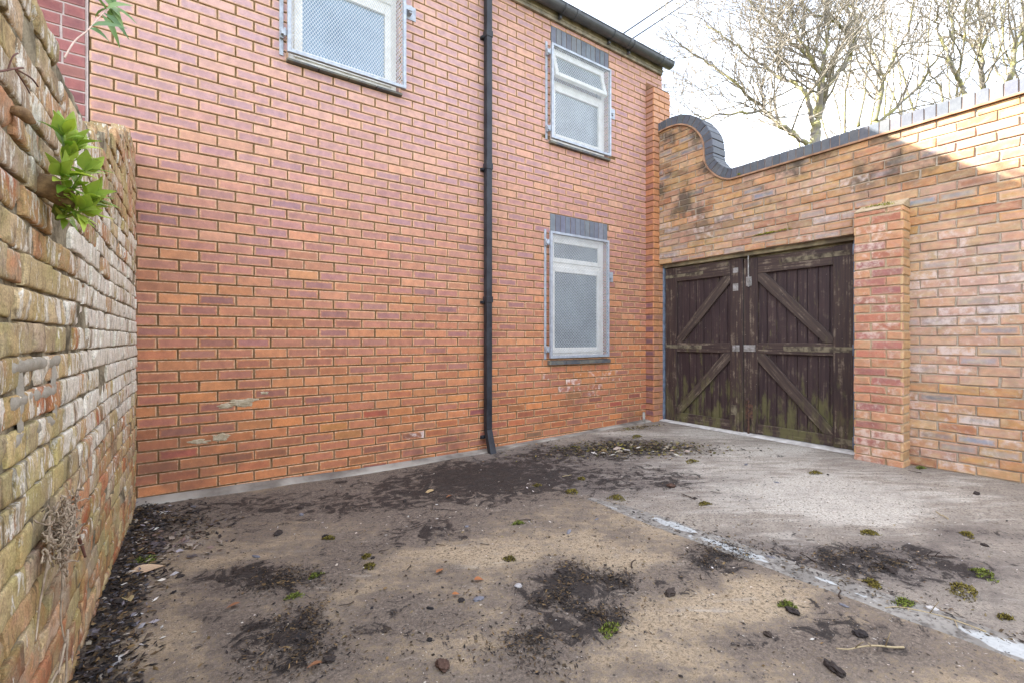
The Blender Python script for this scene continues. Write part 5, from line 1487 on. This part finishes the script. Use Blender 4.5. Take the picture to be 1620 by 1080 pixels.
def where(x, y):
    if x < .0: return "by the foot of the old left wall"
    if y > 2.5 and x > 2.9: return "in front of the gate end of the house wall"
    if y > 2.5: return "on the dark slab near the house wall"
    if 2.05 < x < 2.42 and y < 1.9: return "on the cement strip between the slabs"
    if x >= 2.42 and y > 1.2: return "on the pale slab towards the gate"
    if x >= 2.42: return "on the grey slab at the right of the photo"
    if y < 1.35: return "on the tan slab at the bottom edge of the photo"
    if x < 1.0: return "on the tan slab left of centre"
    return "on the tan slab in the middle of the yard"
def ico(sub=2):
    import bmesh
    bm = bmesh.new(); bmesh.ops.create_icosphere(bm, subdivisions=sub, radius=1); V = [v.co.copy() for v in bm.verts]; F = [[v.index for v in f.verts] for f in bm.faces]; bm.free(); return V, F
ICO = ico(3)
def clod(x, y, r, label, group, sd, cols, mat, name, cat, flat=.55, rough=.45, el=1.5, up=0.0):
    rnd = random.Random(sd); b = MB(); ang = rnd.uniform(0, 3.14); e = rnd.uniform(1, el)
    ca, sa = math.cos(ang), math.sin(ang); c1, c2 = rnd.choice(cols), rnd.choice(cols)
    for v in ICO[0]:
        k = 1 + rough * noise.noise(v * 1.6 + Vector((sd, 0, 0))) + rough * .7 * noise.noise(v * 4.2 + Vector((0, sd, 0))) + rough * .35 * noise.noise(v * 9 + Vector((0, 0, sd)))
        p = v * k; px, py = p.x * e, p.y / e
        c = lerp3(c1, c2, .5 + .5 * noise.noise(v * 3 + Vector((sd, 1, 1))))
        b.vert((x + (px * ca - py * sa) * r, y + (px * sa + py * ca) * r, gz(x, y) + up + max(-.1, p.z * flat + flat * .55) * r), (*c, 1))
    for f in ICO[1]: b.face(f, 0, False)
    o = b.build(name, mat); tag(o, label, cat, group); return o
def moss(x, y, r, label, sd, fresh):
    rnd = random.Random(sd); b = MB(); zz = gz(x, y)
    for k in range(int(160 + 5200 * r)):
        a = rnd.uniform(0, 6.283); q = math.sqrt(rnd.random()) * (1 + .35 * math.sin(a * 2 + sd) + .2 * math.sin(a * 5 + sd * 2))
        px, py = x + math.cos(a) * q * r * 1.15, y + math.sin(a) * q * r * .9
        h = r * .55 * max(.0, 1 - q * q * .7)
        p = Vector((px, py, zz + h * rnd.uniform(.3, 1)))
        d = Vector((rnd.gauss(0, .7), rnd.gauss(0, .7), rnd.uniform(.1, 1))).normalized(); s = d.orthogonal().normalized(); s.rotate(Matrix.Rotation(rnd.uniform(0, 6.28), 3, d))
        L = rnd.uniform(.006, .014); w = rnd.uniform(.0016, .004)
        c = lerp3(*((( .10, .075, .02), (.24, .20, .04)) if not fresh else ((.10, .13, .02), (.21, .24, .05))), rnd.random())
        if rnd.random() < .25: c = (.05, .04, .025)
        c = (*c, 1)
        b.face([b.vert(p - s * w, c), b.vert(p + s * w, c), b.vert(p + d * L, c)])
    tag(b.build('moss_clump', M['mossm']), label, "moss", "moss clumps lying on the concrete")
seen = {}
MOSS = [(2.626, 1.687, .03, 0), (2.944, .937, .035, 0), (2.256, 2.078, .045, 0), (2.119, 2.349, .045, 0), (2.839, .491, .045, 1), (2.583, .502, .055, 0), (2.271, .611, .035, 1), (2.468, .369, .02, 0), (1.889, .865, .025, 1), (.662, 2.095, .025, 0), (.681, 2.205, .018, 0), (.443, 2.147, .022, 1), (.333, 2.018, .022, 1), (1.502, 2.112, .024, 1), (1.215, 1.784, .025, 0), (-.19, 2.774, .05, 1), (2.35, .737, .03, 0), (1.214, 1.148, .035, 1), (3.462, 2.341, .045, 0), (3.923, 1.591, .04, 0), (.588, 2.546, .025, 0), (2.031, 2.621, .03, 0), (2.394, 2.55, .03, 0), (3.349, .639, .03, 0), (3.9, 3.3, .05, 0), (4.78, 1.18, .03, 1)]
SPECIAL = {2: "olive moss clump at the far end of the cement strip", 3: "flat olive moss clump just beyond the far end of the cement strip", 4: "yellow-green moss clump nearest the right edge of the photo", 5: "widest brown-olive moss clump, on the grey slab at the right", 6: "bright yellow-green moss beside a pale stone on the cement strip", 15: "thick green moss cushion in the litter by the old left wall", 17: "green moss tuft in the black dirt at the bottom of the photo", 19: "olive moss clump in the middle of the whitish part of the pale slab", 24: "moss clump in front of the gate's left leaf", 25: "green moss at the foot of the wall right of the brick pier"}
for i, (x, y, r, fr) in enumerate(MOSS):
    moss(x, y, r, SPECIAL.get(i, "small %s moss clump %s" % ("green" if fr else "olive", where(x, y))), 40 + i, fr)
CL = [(2.543, .728, .032), (2.706, .733, .022), (2.751, 2.024, .042), (1.647, .816, .02), (1.862, .835, .028), (3.252, .556, .02), (4.291, .773, .03), (1.59, 1.176, .034), (.745, 1.631, .014), (.87, 1.61, .02), (.567, 3.2, .03), (.381, 2.785, .035), (-.046, 2.497, .018), (-.064, 2.347, .012), (.358, 1.55, .025), (.645, 1.318, .035), (1.642, .613, .034), (1.913, .633, .03), (.667, 1.461, .014), (.702, 2.175, .014), (1.15, 2.913, .022), (.578, 2.572, .028), (3.966, 1.522, .016), (2.677, 1.787, .014), (1.34, 1.55, .03), (1.45, 1.40, .026), (1.2, 1.2, .024), (.30, 1.72, .03), (2.08, 1.24, .022)]
CSP = {0: "largest black soil lump on the grey slab at the right of the photo", 2: "reddish brown clod between the gate and the cement strip", 6: "dark clod near the foot of the right wall", 16: "black clod cut by the bottom edge of the photo, right of centre", 15: "brown fibrous clod at the bottom edge of the photo, left of centre"}
for i, (x, y, r) in enumerate(CL):
    clod(x, y, r * .66, CSP.get(i, "%s black soil clod %s" % ("small" if r < .024 else "lumpy", where(x, y))), "black soil clods strewn over the yard", 60 + i, [(.03, .025, .024), (.05, .038, .032), (.022, .02, .02)] if i not in (2, 15) else [(.10, .055, .04), (.06, .04, .03)], M['rock'], 'soil_clod', "soil clod")
TWG = [(2.646, 1.766, .12), (3.545, .754, .10), (2.952, .606, .16), (1.188, 1.999, .05), (.518, 1.837, .06), (.815, 1.989, .05), (1.587, 2.107, .09), (4.6, 1.133, .08), (2.285, .388, .30), (1.947, .524, .24), (2.108, .765, .08), (1.513, 1.376, .10), (1.621, 1.399, .09), (.748, 2.221, .05), (2.33, 2.691, .09), (1.005, 2.125, .05), (-.106, 2.626, .06), (2.36, .957, .09)]
TSP = {8: "long curved pale straw lying across the cement strip at the right", 9: "branched pale stem lying on the slab at the bottom right", 2: "dark twig beside the yellow-green moss at the right edge", 0: "thin dark stick just beyond the cement strip, towards the gate"}
for i, (x, y, L) in enumerate(TWG):
    rnd = random.Random(90 + i); b = MB(); a = rnd.uniform(0, 6.28)
    if i in (8, 9): a = {8: 1.2, 9: 2.6}[i]
    pale = i in (8, 9, 14, 1)
    c = (.34, .27, .16, 1) if pale else (.05, .037, .03, 1)
    P = [Vector((x, y, gz(x, y) + .006))]; 
    for k in range(6):
        a += rnd.gauss(0, .18) + (.12 if i == 8 else 0)
        P.append(P[-1] + Vector((math.cos(a), math.sin(a), rnd.gauss(0, .10 if L > .2 else .06))) * L / 6); P[-1].z = max(P[-1].z, gz(x, y) + .003)
    P = smooth_path(P, 3)
    b.tube(P, [(.0035 if L > .07 else .0025) * (1 - .5 * k / len(P)) for k in range(len(P))], 6, c=c)
    if L > .09:
        for k in (5, 9, 13):
            d = Vector((math.cos(a + rnd.choice((-1, 1)) * .8), math.sin(a + .8), rnd.uniform(.2, .8) if pale else .1)).normalized()
            q = P[k]; b.tube([q, q + d * L * .15, q + d * L * .28 + Vector((0, 0, -.004))], [.0018, .0015, .001], 5, c=c)
    tag(b.build('fallen_twig', M['twigm']), TSP.get(i, "short %s twig lying %s" % ("pale" if pale else "dark", where(x, y))), "twig", "twigs fallen on the yard")
LFS = [(1.402, 3.0, .05, 1), (-.235, 2.62, .085, 2), (1.436, 2.79, .03, 0), (.874, 1.848, .03, 0), (.98, 1.701, .028, 0), (.853, 1.658, .02, 0), (3.587, 3.095, .06, 2), (3.593, 2.869, .05, 2), (3.618, 2.675, .045, 2), (3.221, 3.126, .05, 1), (.151, 2.075, .03, 0), (-.2, 2.337, .05, 1), (-.151, 2.826, .05, 0), (.336, 1.538, .03, 0)]
LCOL = [[(.30, .12, .05), (.22, .10, .05)], [(.34, .25, .13), (.28, .20, .11)], [(.46, .33, .22), (.42, .33, .26)]]
LSP = {0: "pale curled dead leaf on the dark slab below the house wall", 1: "broad flat tan dead leaf by the foot of the old left wall", 6: "largest pale leaf in the litter heap before the house corner"}
for i, (x, y, L, ci) in enumerate(LFS):
    rnd = random.Random(120 + i); b = MB(); a = rnd.uniform(0, 6.28) if i != 1 else .25; c = jit(rnd.choice(LCOL[ci]), rnd, .1)
    leaf_blade(b, Vector((x, y, gz(x, y) + .012)), Vector((math.cos(a), math.sin(a), .10)), Vector((rnd.uniform(-.3, .3), rnd.uniform(-.3, .3), 1)), L * 1.5, L * .75, (*c, 1), rnd.uniform(.1, .6), rnd.uniform(.1, .4), 6)
    tag(b.build('dead_leaf', M['flake']), LSP.get(i, "%s dead leaf lying %s" % (("rusty brown", "straw coloured", "pale tan")[ci], where(x, y))), "dead leaf", "dead leaves on the yard")
CH = [(-.2, 2.854, .03), (.0, 3.60, .018), (.93, 1.58, .022), (1.117, 1.571, .02), (1.653, 1.858, .022), (2.244, 1.10, .018), (2.07, .74, .014), (2.324, .54, .02), (.25, 2.526, .018), (-.2, 1.934, .024), (-.22, 2.057, .016), (.545, 3.05, .02), (3.741, 2.032, .02), (3.45, 1.65, .018), (1.25, 2.25, .014), (1.9, 1.9, .012)]
for i, (x, y, r) in enumerate(CH):
    pal = i in (0, 3, 9, 7, 10)
    clod(x, y, r * .8, {0: "whitish stone in the litter beside the green moss cushion", 7: "white pebble in the yellow-green moss on the cement strip"}.get(i, "%s stone chip lying %s" % ("pale" if pal else "blue-grey slate", where(x, y))), "stone chips lying on the yard", 150 + i, [(.42, .40, .38), (.34, .32, .31)] if pal else [(.13, .13, .15), (.17, .165, .18)], M['rock'], 'stone_chip', "stone chip", .35, .25, 1.7)
# moss growing on masonry
def wall_moss(pts, label, sd, fresh):
    rnd = random.Random(sd); b = MB()
    for (x, y, z, rx, ry, nn) in pts:
        for k in range(nn):
            u, v, w_ = rnd.gauss(0, .45), rnd.gauss(0, .45), abs(rnd.gauss(0, .4))
            p = Vector((x + v * rx, y + u * ry, z + w_ * .014))
            d = Vector((rnd.gauss(-.4, .6), rnd.gauss(0, .7), rnd.uniform(.1, 1))).normalized(); s = d.orthogonal().normalized(); s.rotate(Matrix.Rotation(rnd.uniform(0, 6.28), 3, d))
            c = lerp3((.10, .10, .02), (.36, .36, .05) if fresh else (.20, .15, .04), rnd.random()); c = (*c, 1); L = rnd.uniform(.007, .018); w = rnd.uniform(.002, .0045)
            b.face([b.vert(p - s * w, c), b.vert(p + s * w, c), b.vert(p + d * L, c)])
    tag(b.build('wall_moss', M['mossm']), label, "moss", "moss growing on the gateway wall")
wall_moss([(4.80, 1.45, 2.155, .05, .10, 420), (4.75, 1.38, 2.13, .03, .06, 160)], "yellow-green moss on the sloping top of the brick pier", 1, 1)
wall_moss([(4.846, 2.42, 2.105, .008, .12, 260), (4.846, 2.25, 2.11, .008, .08, 90)], "green moss on a brick course above the gate", 2, 1)
wall_moss([(4.825, 2.70, 2.79, .008, .02, 70)], "tuft of moss at the foot of the coping's curve", 3, 1)
